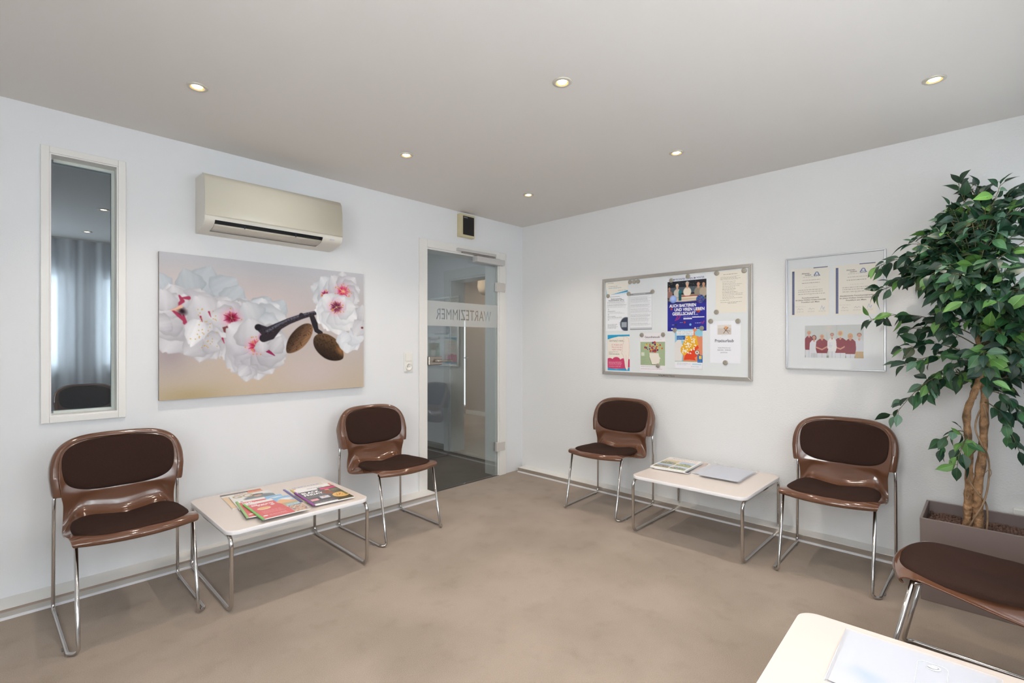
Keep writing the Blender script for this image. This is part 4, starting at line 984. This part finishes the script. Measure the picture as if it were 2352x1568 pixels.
def cert(lines):
    p = Pic(.208, .297, 140, 200, (232, 227, 216)); p.rect(.035, .05, .095, .97, (74, 84, 128)); p.bars(.045, .1, .085, 30, .028, (150, 156, 180), .5, 0); p.rect(.60, 0.0, .97, .018, (74, 84, 120))
    p.line([(.62, .165), (.66, .115), (.72, .115), (.75, .165)], .012, (70, 90, 140)); p.ell(.69, .125, .045, .05, (96, 116, 160), 0, .1); p.ell(.69, .13, .026, .034, (220, 220, 220)); p.rect(.62, .168, .78, .178, (70, 90, 140)); p.bars(.33, .185, .75, 1, .02, (120, 116, 112), .5, 0)
    p.bars(.32, .25, .78, 1, .02, (110, 100, 96), .6, 0); p.bars(.3, .31, .76, 1, .02, (70, 60, 60), .8, 0); p.bars(.38, .40, .7, 1, .02, (110, 100, 96), .5, 0)
    p.bars(.2, .45, .9, 3, .042, (110, 100, 96), .5, .15); p.bars(.5, .56, .56, 1, .02, (110, 100, 96), .6, 0)
    p.bars(.12, .80, .4, 1, .02, (110, 100, 96), .5, 0)
    for x in (.16, .45, .73): p.bars(x, .90, x + .18, 2, .018, (130, 124, 120), .5, 0)
    for x in (.18, .48): p.line([(x, .87), (x + .03, .84), (x + .06, .87), (x + .1, .85), (x + .15, .865)], .002, (90, 90, 110), .8)
    p.line([(.78, .88), (.82, .80), (.84, .87), (.88, .83), (.86, .89)], .003, (110, 140, 200), .9)
    D_ = (92, 76, 74)
    T_ = [('Allgemein-', .40, .125, .0115, D_, dict(bold=.02, width=.045)), ('medizin', .46, .160, .0115, D_, dict(bold=.02, width=.034))]
    for k, l in enumerate(lines): T_.append((l, .52, .635 + k * .045, .0105, D_, dict(bold=.02, width=min(.165, .0058 * len(l)))))
    return sheet('certificate', p, .0008, texts=T_)
c1 = cert(['Forschungspraxis', 'der Johann Wolfgang Goethe-Universität', 'Frankfurt am Main']); infr(c1, -2.4375, 1.528)
c2 = cert(['Akademische Forschungspraxis', 'der Johann Wolfgang Goethe-Universität', 'Frankfurt am Main']); infr(c2, -2.673, 1.526)
p = Pic(.302, .198, 260, 170, (196, 200, 200)); p.rect(.38, 0, .40, .9, (184, 188, 188), .7); p.rect(.55, 0, .57, .9, (186, 190, 190), .7); p.ell(.42, .1, .06, .1, (206, 202, 196), 0, .6); p.rect(0, .93, 1, 1, (130, 130, 120), .7)
RED = (136, 40, 56); PW = (214, 216, 222)
def staff(x, hy, hr, skin, hair, top, w, ty, by, leg=PW, folded=False, long=False):
    p.rect(x - w * .8, by - .04, x + w * .8, 1, leg); p.line([(x, by), (x, 1)], .003, (170, 174, 180))
    p.poly([(x - w * .45, ty), (x + w * .45, ty), (x + w, ty + .08), (x + w * 1.12, ty + .3), (x + w * .9, by), (x - w * .9, by), (x - w * 1.12, ty + .3), (x - w, ty + .08)], top)
    if long: p.ell(x, hy + hr * .45, hr * 1.15, hr * 1.35, hair, 0, .1)
    p.ell(x, ty + .01, hr * .5, hr * .7, skin); p.ell(x, hy - hr * .38, hr * 1.0, hr * .98, hair, 0, .12); p.ell(x, hy + hr * .18, hr * .80, hr * 1.02, skin, 0, .12)
    p.line([(x - hr * .3, hy + hr * .7), (x + hr * .3, hy + hr * .7)], .002, (150, 70, 70)); p.ell(x - hr * .3, hy, .0025, .0025, (60, 40, 40)); p.ell(x + hr * .3, hy, .0025, .0025, (60, 40, 40))
    if folded: p.line([(x - w, ty + .26), (x, ty + .33), (x + w * .9, ty + .24)], .013, skin)
SK = (206, 150, 128)
staff(.075, .23, .035, SK, (196, 160, 110), RED, .075, .33, .76); staff(.64 - .02, .245, .038, SK, (214, 186, 120), RED, .10, .40, .85, folded=True, long=True)
staff(.93, .32, .037, SK, (130, 90, 70), (206, 208, 216), .08, .43, .80, (190, 160, 116)); staff(.48, .30, .032, SK, (140, 110, 90), (226, 224, 224), .07, .40, .8)
staff(.785, .33, .038, SK, (196, 160, 100), RED, .085, .43, .88, long=True); staff(.165, .37, .037, SK, (70, 40, 40), (214, 214, 220), .075, .46, .86, (196, 198, 204), long=True)
staff(.305, .34, .036, SK, (206, 186, 150), RED, .10, .42, .86, folded=True, long=True)
p.rect(.40, .50, .51, .72, (226, 226, 230)); p.bars(.42, .54, .49, 4, .04, (150, 150, 160), .5, 0)
o = sheet('group_photo', p, .0008); infr(o, -2.563, 1.219)

# ------------------------------------------------------------------ magazines, sleeves
def lay(o, x, y, z, a, label, group, cat='magazine'):
    o.location = (x, y, z); o.rotation_euler = (0, 0, R_(a)); tag(o, label, cat, group)
GP = MATS['gloss_print']; g1 = 'magazines on the table along the left wall'
def mag(pic, texts=(), spine=None, th=.0045): return sheet('magazine', pic, th, texts=texts, front=GP, spine=spine)
z = TT + .0003
p = Pic(.205, .285, 90, 124, (226, 196, 160)); p.rect(0, 0, 1, .09, (88, 78, 76)); p.rect(.66, .03, 1, .10, (222, 90, 50)); p.rect(.62, .09, 1, .2, (214, 150, 110)); p.rect(0, .09, .62, .2, (228, 224, 216)); p.bars(.3, .12, .6, 2, .04, (120, 60, 50), .8)
p.ell(.5, .5, .3, .4, (190, 120, 80), 0, .3)
lay(mag(p), -2.572, -.350, z, -4, 'magazine with dark top strip and orange corner, lowest and nearest the wall, left table', g1)
p = Pic(.205, .265, 110, 142, (226, 226, 224)); p.ell(.66, .45, .40, .34, (110, 118, 124), 0, .1); p.ell(.4, .62, .3, .2, (70, 76, 84), 0, .15); p.ell(.62, .2, .14, .10, (88, 84, 84), 0, .1); p.ell(.62, .27, .10, .09, (196, 150, 130), 0, .1); p.ell(.62, .17, .16, .05, (76, 72, 74)); p.poly([(.5, .45), (.62, .7), (.7, .45)], (150, 176, 190))
lay(mag(p, [('GQ', .30, .22, .075, (186, 168, 134), dict(bold=.02, width=.10))]), -2.553, -.418, z + .0052, -6, 'men\'s magazine with grey coat cover and large tan letters, left pile', g1)
def ad_red(w):
    p = Pic(w, .30, 130, 170, (206, 84, 84)); p.rect(0, 0, .66, .12, (236, 232, 230)); p.ell(.11, .06, .03, .03, (150, 150, 160)); p.bars(.17, .04, .6, 1, .03, (170, 150, 150), .7); p.rect(.62, .0, 1, .35, (130, 180, 220)); p.ell(.85, .2, .16, .12, (226, 230, 234), 0, .3)
    p.poly([(.6, .28), (.75, .16), (1, .36), (1, .56), (.66, .42)], (222, 170, 120)); p.rect(.66, .40, 1, .62, (176, 160, 124)); p.rect(.70, .50, 1, .62, (130, 176, 190), .9); p.bars(.7, .53, .98, 2, .035, WH, .95, 0); p.rect(.68, .62, 1, 1, (186, 160, 140))
    for k in range(70): p.ell(.68 + RNG.rand() * .32, .62 + RNG.rand() * .36, .022, .016, [(150, 70, 60), (226, 210, 196), (110, 120, 140), (206, 150, 110)][k % 4], RNG.rand() * 180, .2)
    p.ell(.26, .46, .14, .10, (240, 226, 200), 0, .05); p.ell(.26, .45, .12, .08, (224, 176, 110), 0, .3); p.ell(.5, .33, .045, .045, (236, 236, 236))
    p.bars(.14, .60, .6, 6, .03, (236, 180, 180), .7, .15); p.ell(.12, .86, .05, .035, (240, 232, 232), 0, .1); p.bars(.2, .84, .6, 3, .03, (240, 220, 220), .9, .1)
    return p
p = ad_red(.218)
lay(mag(p, [('DAS IST', .2, .19, .013, WH, dict(bold=.04)), ('WERBUNG', .3, .245, .016, WH, dict(bold=.04, width=.09))], (150, 190, 120)), -2.560, -.575, z + .0104, -8, 'travel magazine with green spine half covered by a matching one, left pile', g1)
p = ad_red(.222)
lay(mag(p, [('IHRE', .17, .195, .013, WH, dict(bold=.04)), ('WERBUNG', .32, .255, .0175, WH, dict(bold=.04, width=.105)), ('IM BLICK', .30, .30, .011, WH, dict(bold=.03))], (120, 190, 100)), -2.535, -.655, z + .0156, -1.5, 'travel magazine with red half and bright green spine, topmost of the left pile', g1)
p = Pic(.215, .29, 100, 134, (222, 214, 200)); p.rect(0, 0, 1, .12, (214, 206, 190)); p.bars(.2, .03, .9, 1, .09, (120, 130, 210), .7, 0, .6); p.rect(0, .1, .08, .3, (196, 200, 214))
lay(mag(p, (), (112, 110, 170), .004), -2.278, -.482, z, -4, 'puzzle magazine with blue-violet spine, lowest of the right pile, left table', g1)
p = Pic(.215, .285, 100, 134, (228, 200, 150)); p.rect(0, 0, 1, .24, (234, 232, 232)); p.rect(0, 0, .12, .05, (222, 80, 70)); p.rect(.955, 0, 1, .4, (214, 96, 84)); p.rect(.0, 0, 1, .018, (226, 200, 180)); p.bars(.35, .13, .75, 2, .03, (150, 140, 150), .8, 0, .8); p.ell(.85, .22, .07, .05, (230, 180, 100))
lay(mag(p, (), (206, 186, 110), .004), -2.262, -.535, z + .0047, -6, 'white magazine with yellow spine and red edge, middle of the right pile', g1)
p = Pic(.217, .292, 150, 200, (76, 72, 76)); p.rect(0, 0, .56, .1, (236, 234, 234)); p.rect(.62, 0, 1, 1, (92, 84, 62)); p.rect(.60, .05, 1, .18, (200, 60, 110)); p.ell(.72, .22, .06, .05, (230, 140, 120)); p.poly([(.5, .3), (.75, .3), (.75, .55), (.58, .5)], (140, 80, 56))
p.bars(.72, .25, .98, 3, .04, (200, 210, 190), .7, .1); p.ell(.84, .68, .20, .22, (232, 184, 110), 0, .04); p.rect(.93, .45, 1, .75, (80, 90, 50), .7)
for k in range(18): a = RNG.rand() * 6.28; r = RNG.rand() * .13; p.ell(.82 + cos(a) * r, .66 + sin(a) * r, .011, .011, (90, 50, 30), 0, .3)
p.bars(.08, .13, .58, 1, .03, (220, 220, 220), .8, 0); p.bars(.08, .48, .55, 3, .035, (206, 206, 206), .85, .1); p.rect(.08, .66, .26, .78, (230, 160, 170)); p.rect(.34, .58, .56, .72, (206, 206, 214)); p.ell(.44, .62, .03, .02, (226, 120, 60)); p.bars(.08, .86, .56, 2, .04, (220, 220, 220), .9, .1); p.rect(.0, .95, .6, 1, (224, 224, 226))
p.ell(.08, .05, .03, .02, (180, 180, 190))
lay(mag(p, [('BLACK', .30, .27, .042, WH, dict(bold=.03, width=.095)), ('FRIDAY', .31, .41, .042, WH, dict(bold=.03, width=.10))], (136, 60, 140), .006), -2.272, -.622, z + .0094, -4, 'magazine with purple spine and black-and-cookie cover, topmost of the right pile', g1)
# right table
g2 = 'magazines on the table under the notice board'
p = Pic(.22, .30, 60, 80, (196, 172, 164)); lay(sheet('magazine', p, .004, front=GP), -.235, -1.742, z, -82, 'brownish-pink magazine lowest of the pile under the notice board', g2)
p = Pic(.225, .315, 60, 80, (200, 196, 196)); p.rect(.8, 0, 1, 1, (70, 70, 80)); lay(sheet('magazine', p, .004, front=GP), -.292, -1.722, z + .0045, -84, 'magazine with dark edge, second from the bottom, right table', g2)
p = Pic(.235, .335, 60, 80, (228, 228, 228)); lay(sheet('magazine', p, .005, front=GP), -.288, -1.706, z + .009, -87, 'plain white brochure directly under the picture brochure, right table', g2)
p = Pic(.235, .335, 150, 212, (234, 232, 228)); p.rect(.05, .05, .95, .98, (226, 214, 196)); p.rect(.05, .05, .95, .22, (232, 228, 224))
for u0, v0, u1, v1, sky, gr, c in ((.05, .28, .48, .62, (206, 190, 150), (110, 120, 80), (190, 180, 180)), (.52, .28, .95, .66, (180, 196, 216), (140, 150, 90), (206, 190, 130)), (.05, .64, .48, .95, (170, 186, 210), (120, 120, 90), (200, 120, 90)), (.52, .68, .95, .95, (186, 200, 216), (100, 130, 80), (200, 110, 80))):
    p.rect(u0, v0, u1, v1, sky); p.rect(u0, v0 + (v1 - v0) * .6, u1, v1, gr); p.ell((u0 + u1) / 2, v0 + (v1 - v0) * .5, .16, .05, (90, 100, 90), 0, .2)
    for k in range(40): p.ell(u0 + .03 + RNG.rand() * (u1 - u0 - .06), v0 + (v1 - v0) * (.45 + RNG.rand() * .35), .014, .009, c if k % 2 else (226, 222, 216), RNG.rand() * 180, .2)
p.bars(.15, .07, .9, 1, .06, (130, 130, 150), .8, 0, .5); p.bars(.15, .15, .9, 1, .06, (206, 150, 100), .8, 0, .5); p.bars(.1, .22, .7, 1, .06, (206, 150, 110), .8, 0, .4)
lay(sheet('magazine', p, .005, front=GP), -.287, -1.705, z + .0145, -86, 'picture brochure with four village photos, topmost under the notice board', g2)
def sleeve(W, H, n, name='document_sleeve', curl=0., blue=(.55, .75)):
    e_ = empty(name); 
    f = MB(); k = 10
    for i in range(n): f.box(-W / 2 + .008, W / 2 - .012, -H / 2 + .004 + .001 * i, H / 2 - .006, .0006 + i * .0011, .0014 + i * .0011)
    pp = Pic(W - .02, H - .01, 80, 110, (212, 214, 222)); pp.ell(blue[0], blue[1], .11, .075, (150, 180, 224), 20, .7, .6); pp.ell(blue[0] - .18, blue[1] + .03, .12, .05, (206, 208, 232), 0, .8, .5); pp.bars(.25, .10, .7, 3, .03, (214, 216, 224), .6)
    o_ = sheet('paper_insert', pp, .0010, parent=e_); o_.location = (-.002, -.001, .0006 + (n - 1) * .0011)
    rows = []
    for j in range(14):
        v = j / 13; row = []
        for i in range(20):
            u = i / 19; x = (u - .5) * W; y = (v - .5) * H; zz = .0022 + n * .0011 + .0010 * sin(u * 6 + v * 4)
            if curl: zz += curl * max(0, (.35 - u) / .35) ** 2 * (.3 + .7 * v)
            row.append((x, y, zz))
        rows.append(row)
    f2 = MB(); f2.grid(rows, 0, True); c_ = f2.build('plastic_cover', FOIL, e_)
    f3 = MB(); f3.grid([[(x, y, .0003) for x in (-W / 2, W / 2)] for y in (-H / 2, H / 2)], 0); f3.build('plastic_back', FOIL, e_)
    f4 = MB(); f4.tube([(-W / 2, -H / 2, .0018), (-W / 2, H / 2, .0018)], .0012, 6); f4.build('welded_edge', mat('white_weld', (236, 238, 242), .3), e_)
    return e_
g3 = 'clear document sleeves on the tables'
s1 = sleeve(.25, .335, 3, curl=.012); lay(s1, -.235, -1.985, z, -93, 'milky clear plastic sleeve with curled corner, under the other one, right table', g3, 'plastic sleeve')
s1 = sleeve(.247, .34, 4); lay(s1, -.272, -2.040, z + .0075, -89, 'clear plastic sleeve of white papers with pale blue oval, on top, right table', g3, 'plastic sleeve')
s1 = sleeve(.325, .30, 3, blue=(.22, .72)); lay(s1, -1.925, -3.100, z, -89, 'large clear plastic sleeve with white spiral logo on the nearest table', g3, 'plastic sleeve')
# embossed logo : rounded tab with spiral
f = MB(); WI = mat('white_emboss', (250, 252, 255), .4)
tabp = fillet([(-.03, -.16, 0), (-.03, .028, 0), (.03, .028, 0), (.03, -.16, 0)], .016); f.tube(tabp, .0005, 5)
f.build('embossed_tab', WI, s1, (.033, .075, .0078))
f = MB(); f.prism([(.0095 * cos(a), .007 * sin(a)) for a in [2 * pi * k / 24 for k in range(24)]], 0, .0004)
f.tube([((.010 + .0045 * t) * 1.25 * cos(1.8 - t * 4.2), (.010 + .0045 * t) * sin(1.8 - t * 4.2), .0003) for t in [k / 20 for k in range(21)]], [.0004 + .0014 * sin(pi * k / 20) for k in range(21)], 6)
f.build('spiral_logo', WI, s1, (.033, .085, .0072))

# ------------------------------------------------------------------ planter with ficus
PL = empty('planter', (-.30, -3.285, 0), label='long grey-brown rectangular planter by the right wall holding the tree', cat='planter')
TAUPE = mat('taupe_planter_plastic', (122, 108, 104), .35, bump=(60, .08, .001))
hx, hy, zt = .185, .283, .384; f = MB(); t = .011
# open box made of one outer and one inner skin
o4 = [(-hx, -hy), (hx, -hy), (hx, hy), (-hx, hy)]; k_ = .985
ou0 = [(x * k_, y * k_, 0) for x, y in o4]; ou1 = [(x, y, zt) for x, y in o4]; in1 = [(x - math.copysign(t, x), y - math.copysign(t, y), zt) for x, y in o4]; in0 = [(x, y, .29) for x, y, z_ in in1]
vs = ou0 + ou1 + in1 + in0; fs = [(3, 2, 1, 0), (12, 13, 14, 15)]
for r_ in range(3):
    for j in range(4): a, b_ = r_ * 4 + j, r_ * 4 + (j + 1) % 4; fs.append((a, b_, b_ + 4, a + 4))
f.add(vs, fs); bevel(f.build('planter_box', TAUPE, PL), .002)
PX0, PX1, PY0, PY1 = -.30 - hx + t, -.30 + hx - t, -3.285 - hy + t, -3.285 + hy - t
f = MB(); ico = []
for la in (-60, -20, 20, 60):
    for k in range(6): ico.append((cos(R_(la)) * cos(k * pi / 3), cos(R_(la)) * sin(k * pi / 3), sin(R_(la))))
icf = [(i * 6 + k, i * 6 + (k + 1) % 6, (i + 1) * 6 + (k + 1) % 6, (i + 1) * 6 + k) for i in range(3) for k in range(6)] + [(5, 4, 3, 2, 1, 0), (18, 19, 20, 21, 22, 23)]
stem_xy = [(-.30, -3.167), (-.30, -3.209)]
n = 0
for i in range(28):
    for j in range(44):
        for lay_ in (0, 1):
            x = PX0 + .008 + (PX1 - PX0 - .016) * (i + .5 + .5 * (RNG.rand() - .5)) / 28; y = PY0 + .008 + (PY1 - PY0 - .016) * (j + .5 + .5 * (RNG.rand() - .5)) / 44
            if lay_ and RNG.rand() > .55: continue
            r = .0068 + RNG.rand() * .0026; zz = .318 + lay_ * .008 + RNG.rand() * .005; q = RNG.rand() * 3
            f.add([(x + (a * cos(q) - b_ * sin(q)) * r * 1.15, y + (a * sin(q) + b_ * cos(q)) * r * .95, zz + c_ * r * .8) for a, b_, c_ in ico], icf, 0, True)
f.box(PX0, PX1, PY0, PY1, .2905, .316)
tag(f.build('clay_pebbles', mat('brown_clay_granules', (104, 78, 68), .85, noise=(60, .35))), 'brown clay pebbles filling the grey planter', 'clay pebbles', kind='stuff')

TR = empty('ficus_tree', (-.30, -3.19, .30), label='tall artificial ficus tree with twisted tan trunk in the grey planter', cat='potted tree')
ox, oy, oz = TR.location
BARK = mat('tan_bark', (158, 122, 88), .8, bump=(55, 1, .012), noise=(26, .6))
VINE = mat('grey_tan_vine', (150, 124, 98), .8, noise=(30, .3))
def loc_(p): return (p[0] - ox, p[1] - oy, p[2] - oz)
def spline(P, m=5): return [cat(P, i / m) for i in range((len(P) - 1) * m + 1)]
Ls = [(-.300, -3.164, .322), (-.298, -3.167, .45), (-.30, -3.170, .56), (-.302, -3.167, .746), (-.305, -3.162, .871), (-.31, -3.186, .966), (-.315, -3.209, 1.059), (-.33, -3.206, 1.182), (-.32, -3.19, 1.3), (-.30, -3.20, 1.45), (-.31, -3.17, 1.62), (-.30, -3.16, 1.74)]
Rs = [(-.305, -3.203, .322), (-.30, -3.201, .42), (-.30, -3.200, .526), (-.29, -3.216, .693), (-.29, -3.222, .856), (-.28, -3.222, .998), (-.28, -3.215, 1.182), (-.29, -3.210, 1.30), (-.31, -3.203, 1.43), (-.32, -3.196, 1.572), (-.31, -3.184, 1.70)]
def trunk(P, r0, r1, nm='trunk_stem'):
    S = spline(P, 6); n = len(S)
    rr = [(r0 + (r1 - r0) * i / n) * (1 + .10 * sin(i * 1.7) + .06 * sin(i * .77 + 2)) for i in range(n)]
    f = MB(); f.tube([loc_(q) for q in S], rr, 14)
    for k in range(34):   # knots and bark bumps
        i = int(RNG.rand() * (n - 3)); a = RNG.rand() * 6.28; r = rr[i]; c = Vector(loc_(S[i])) + Vector((cos(a) * r * .85, sin(a) * r * .85, 0)); s_ = .004 + RNG.rand() * .004
        f.add([(c.x + v[0] * s_, c.y + v[1] * s_, c.z + v[2] * s_ * 1.4) for v in ico], icf, 0, True)
    f.build(nm, BARK, TR)
trunk(Ls[:-1], .0175, .009); trunk(Rs[:-1], .0205, .009)
for P in ([(-.335, -3.150, .34), (-.345, -3.19, .40), (-.33, -3.235, .46), (-.29, -3.262, .53), (-.27, -3.272, .62), (-.30, -3.258, .69), (-.335, -3.23, .73), (-.33, -3.19, .80), (-.30, -3.20, .86), (-.27, -3.25, .95), (-.27, -3.26, 1.05), (-.30, -3.24, 1.15)],
          [(-.30, -3.255, .32), (-.30, -3.262, .40), (-.30, -3.25, .46), (-.34, -3.21, .50), (-.345, -3.16, .55), (-.33, -3.142, .60), (-.30, -3.15, .66), (-.26, -3.19, .70), (-.27, -3.24, .76), (-.30, -3.262, .84), (-.32, -3.235, .92)]):
    P = [(-.30 + (q[0] + .30) * .85, -3.197 + (q[1] + 3.197) * .56, q[2]) for q in P]; f = MB(); f.tube([loc_(q) for q in spline(P, 6)], .0038, 8); f.build('vine', VINE, TR)
for P in ([(-.34, -3.15, .53), (-.35, -3.135, .52), (-.35, -3.128, .49), (-.35, -3.14, .47), (-.34, -3.15, .49)], [(-.29, -3.25, .60), (-.29, -3.275, .62), (-.29, -3.285, .60), (-.29, -3.27, .575)]):
    P = [(-.30 + (q[0] + .30) * .85, -3.197 + (q[1] + 3.197) * .56, q[2]) for q in P]; f = MB(); f.tube([loc_(q) for q in spline(P, 5)], .0014, 5); f.build('tendril', VINE, TR)
# twigs and leaves
TW = MB(); LF = MB()
PAL = [(20, 50, 34), (26, 58, 38), (34, 70, 44), (44, 84, 50), (52, 96, 56), (34, 62, 50), (62, 104, 64), (92, 136, 66), (108, 150, 84), (96, 128, 106), (84, 92, 66), (40, 70, 48)]
PW_ = [18, 17, 14, 9, 6, 14, 5, 3, 2, 3, 3, 12]
def leaf(base, d, up, L, W, col):
    d = Vector(d).normalized(); side = d.cross(Vector(up)); side = side.normalized() if side.length > 1e-3 else Vector((1, 0, 0)); nr = side.cross(d).normalized()
    rows = []; cols = []; curl = .10 + .35 * random.random(); fold = .12 + .30 * random.random(); tw = random.uniform(-.5, .5)
    prof = ((0, .03), (.07, .30), (.2, .72), (.38, .98), (.55, .95), (.72, .66), (.85, .33), (.93, .13), (1.0, .01)); c = lin(col)
    mid = tuple(min(1, x * 1.7 + .02) for x in c); j = random.uniform(.85, 1.15)
    for t, w in prof:
        cen = Vector(base) + d * (L * t) - nr * (curl * L * t * t); row = []
        sd = side * cos(tw * t) + nr * sin(tw * t); n2 = nr * cos(tw * t) - side * sin(tw * t)
        for q in (-1, -.5, -.07, 0, .07, .5, 1):
            row.append(cen + sd * (q * w * W / 2) + n2 * (abs(q) * w * W / 2 * fold))
            cols.append(mid if abs(q) < .01 else tuple(x * j * (1.0 if abs(q) < .6 else .93) for x in c))
        rows.append([loc_(v) for v in row])
    nr_, nc = len(rows), 7; vs = [p_ for r in rows for p_ in r]
    LF.add(vs, [(i * nc + k, i * nc + k + 1, (i + 1) * nc + k + 1, (i + 1) * nc + k) for i in range(nr_ - 1) for k in range(nc - 1)], 0, True, cols)
LIM = ((-.82, -.03), (-3.53, 0))
def inb(p): return LIM[0][0] < p[0] < LIM[0][1] and p[1] > LIM[1][0]
def spray(a, b, sag=.05, nl=12, L=.070, light=0., tipl=True, wd=.60):
    a, b = Vector(a), Vector(b); b.y = max(b.y, -3.49); pts = []
    for i in range(13):
        t = i / 12; q = a.lerp(b, t); q.z += sag * 4 * t * (1 - t); q += Vector((sin(t * 9 + a.z * 30), cos(t * 7 + b.y * 20), sin(t * 8 + b.x * 9))) * .005 * t
        pts.append(q)
    length = (b - a).length; TW.tube([loc_(p) for p in pts], [.0024 * (1 - .7 * i / 12) + .0004 for i in range(13)], 5)
    st = max(2, 12 - int(12 * min(1, nl * .024 / length)))
    for k in range(nl):
        t = (st + (12 - st) * (k + .5) / nl) / 12; i = min(int(t * 12), 11); q = pts[i].lerp(pts[i + 1], t * 12 - i); tan = (pts[i + 1] - pts[i]).normalized()
        sd = tan.cross(Vector((0, 0, 1))); sd = sd.normalized() if sd.length > .01 else Vector((1, 0, 0)); s_ = 1 if k % 2 else -1
        d = tan * random.uniform(.2, .9) + sd * s_ * random.uniform(.3, 1.0) + Vector((0, 0, random.uniform(-1.0, .25))) + Vector([random.uniform(-.5, .5) for _ in range(3)])
        d.normalize(); pet = q + (d + Vector((0, 0, .35))).normalized() * random.uniform(.012, .026)
        if not inb(pet) or not inb(pet + d * L): continue
        TW.tube([loc_(q), loc_(pet)], .0009, 4)
        up = Vector((random.uniform(-1, .5), random.uniform(-.8, .8), random.uniform(.1, 1)))
        ll = L * random.uniform(.72, 1.22); c = random.choices(PAL, PW_)[0]
        if random.random() < light: c = random.choice(PAL[6:10])
        leaf(pet, d, up, ll, ll * wd * random.uniform(.85, 1.1), c)
    if tipl:
        d = (pts[-1] - pts[-3]).normalized() + Vector((0, 0, -.4)); d.normalize()
        if inb(pts[-1] + d * L): leaf(pts[-1], d, (-.4, 0, 1), L * .9, L * .5, random.choices(PAL, PW_)[0])
X0 = -.30
vis = [((-3.199, 1.675), (-3.135, 1.985), 0.0, 9, .35, .02), ((-3.199, 1.716), (-3.205, 1.95), 0, 8, .2, 0), ((-3.206, 1.674), (-3.321, 1.89), .01, 9, .3, .03), ((-3.214, 1.591), (-3.38, 1.82), .02, 10, .2, 0), ((-3.214, 1.55), (-3.47, 1.72), .02, 12, .2, 0),
       ((-3.184, 1.56), (-2.835, 1.60), .05, 17, .25, -.10), ((-3.184, 1.45), (-2.815, 1.475), .06, 17, .2, 0), ((-3.184, 1.50), (-2.93, 1.52), .04, 12, .1, -.14),
       ((-3.188, 1.244), (-2.79, 1.335), .05, 15, .1, -.04), ((-3.19, 1.20), (-2.93, 1.28), .04, 12, .2, .05),
       ((-3.191, 1.141), (-2.925, 1.18), .04, 11, .3, 0), ((-3.191, 1.10), (-2.935, 1.10), .04, 11, .2, -.06), ((-3.191, 1.05), (-2.90, .845), .09, 16, .25, -.10), ((-3.191, 1.038), (-3.02, .97), .05, 10, .4, -.08),
       ((-3.169, .767), (-3.075, .705), .05, 7, .1, -.08), ((-3.17, .768), (-3.135, .635), .04, 7, .6, -.12),
       ((-3.224, .93), (-3.33, .73), .05, 9, .1, -.05), ((-3.224, .978), (-3.37, .84), .05, 12, .1, 0), ((-3.224, 1.0), (-3.40, 1.0), .05, 12, .1, 0), ((-3.224, 1.05), (-3.46, 1.15), .05, 14, .2, 0)]
for (ya, za), (yb, zb), sg, nl, li, dx in vis:
    spray((X0, ya, za), (X0 + dx, yb, zb), sg, int(nl * 1.5), light=li * .6, L=.072)
for k in range(150):
    z0 = 1.02 + .68 * ((k * .618) % 1); az = k * 2.399; t = (z0 - 1.02) / .68
    R = (.33 + .10 * sin(pi * min(1, t * 1.1))) * (1 - .45 * max(0, t - .45) / .55) * random.uniform(.55, 1.02)
    dx, dy = cos(az) * R, sin(az) * R
    if dx > 0: dx *= .65
    else: dx *= .95
    if dy > 0: dy *= .80
    z1 = z0 + random.uniform(-.06, .16) + .14 * t
    spray((X0 + random.uniform(-.02, .02), -3.20, z0), (X0 + dx, -3.195 + dy, z1), random.uniform(.02, .07), 12, light=.08 if dx < -.1 else .03)
for k in range(30):   # upright top shoots
    z0 = 1.46 + .16 * random.random(); az = k * 2.399; r_ = random.uniform(.05, .24)
    dx, dy = cos(az) * r_ * .9, sin(az) * r_
    if dy > .10: dy = .10
    spray((X0, -3.195, z0), (X0 + dx, -3.20 + dy, z0 + random.uniform(.16, .36) - .35 * max(0, r_ - .12)), .02, 11, light=.15, L=.066)
for k in range(30):   # front sprays over the trunk, pale leaves
    z0 = 1.05 + .5 * random.random(); spray((X0, -3.20, z0), (X0 - random.uniform(.12, .34), -3.20 + random.uniform(-.17, .14), z0 + random.uniform(-.08, .10)), .04, 9, light=.30)
TW.build('branches', mat('green_brown_twig', (98, 92, 62), .7), TR)
lm = mat_attr('leaf', .42, .45); LF.build('foliage', lm, TR)
bpy.context.view_layer.update()
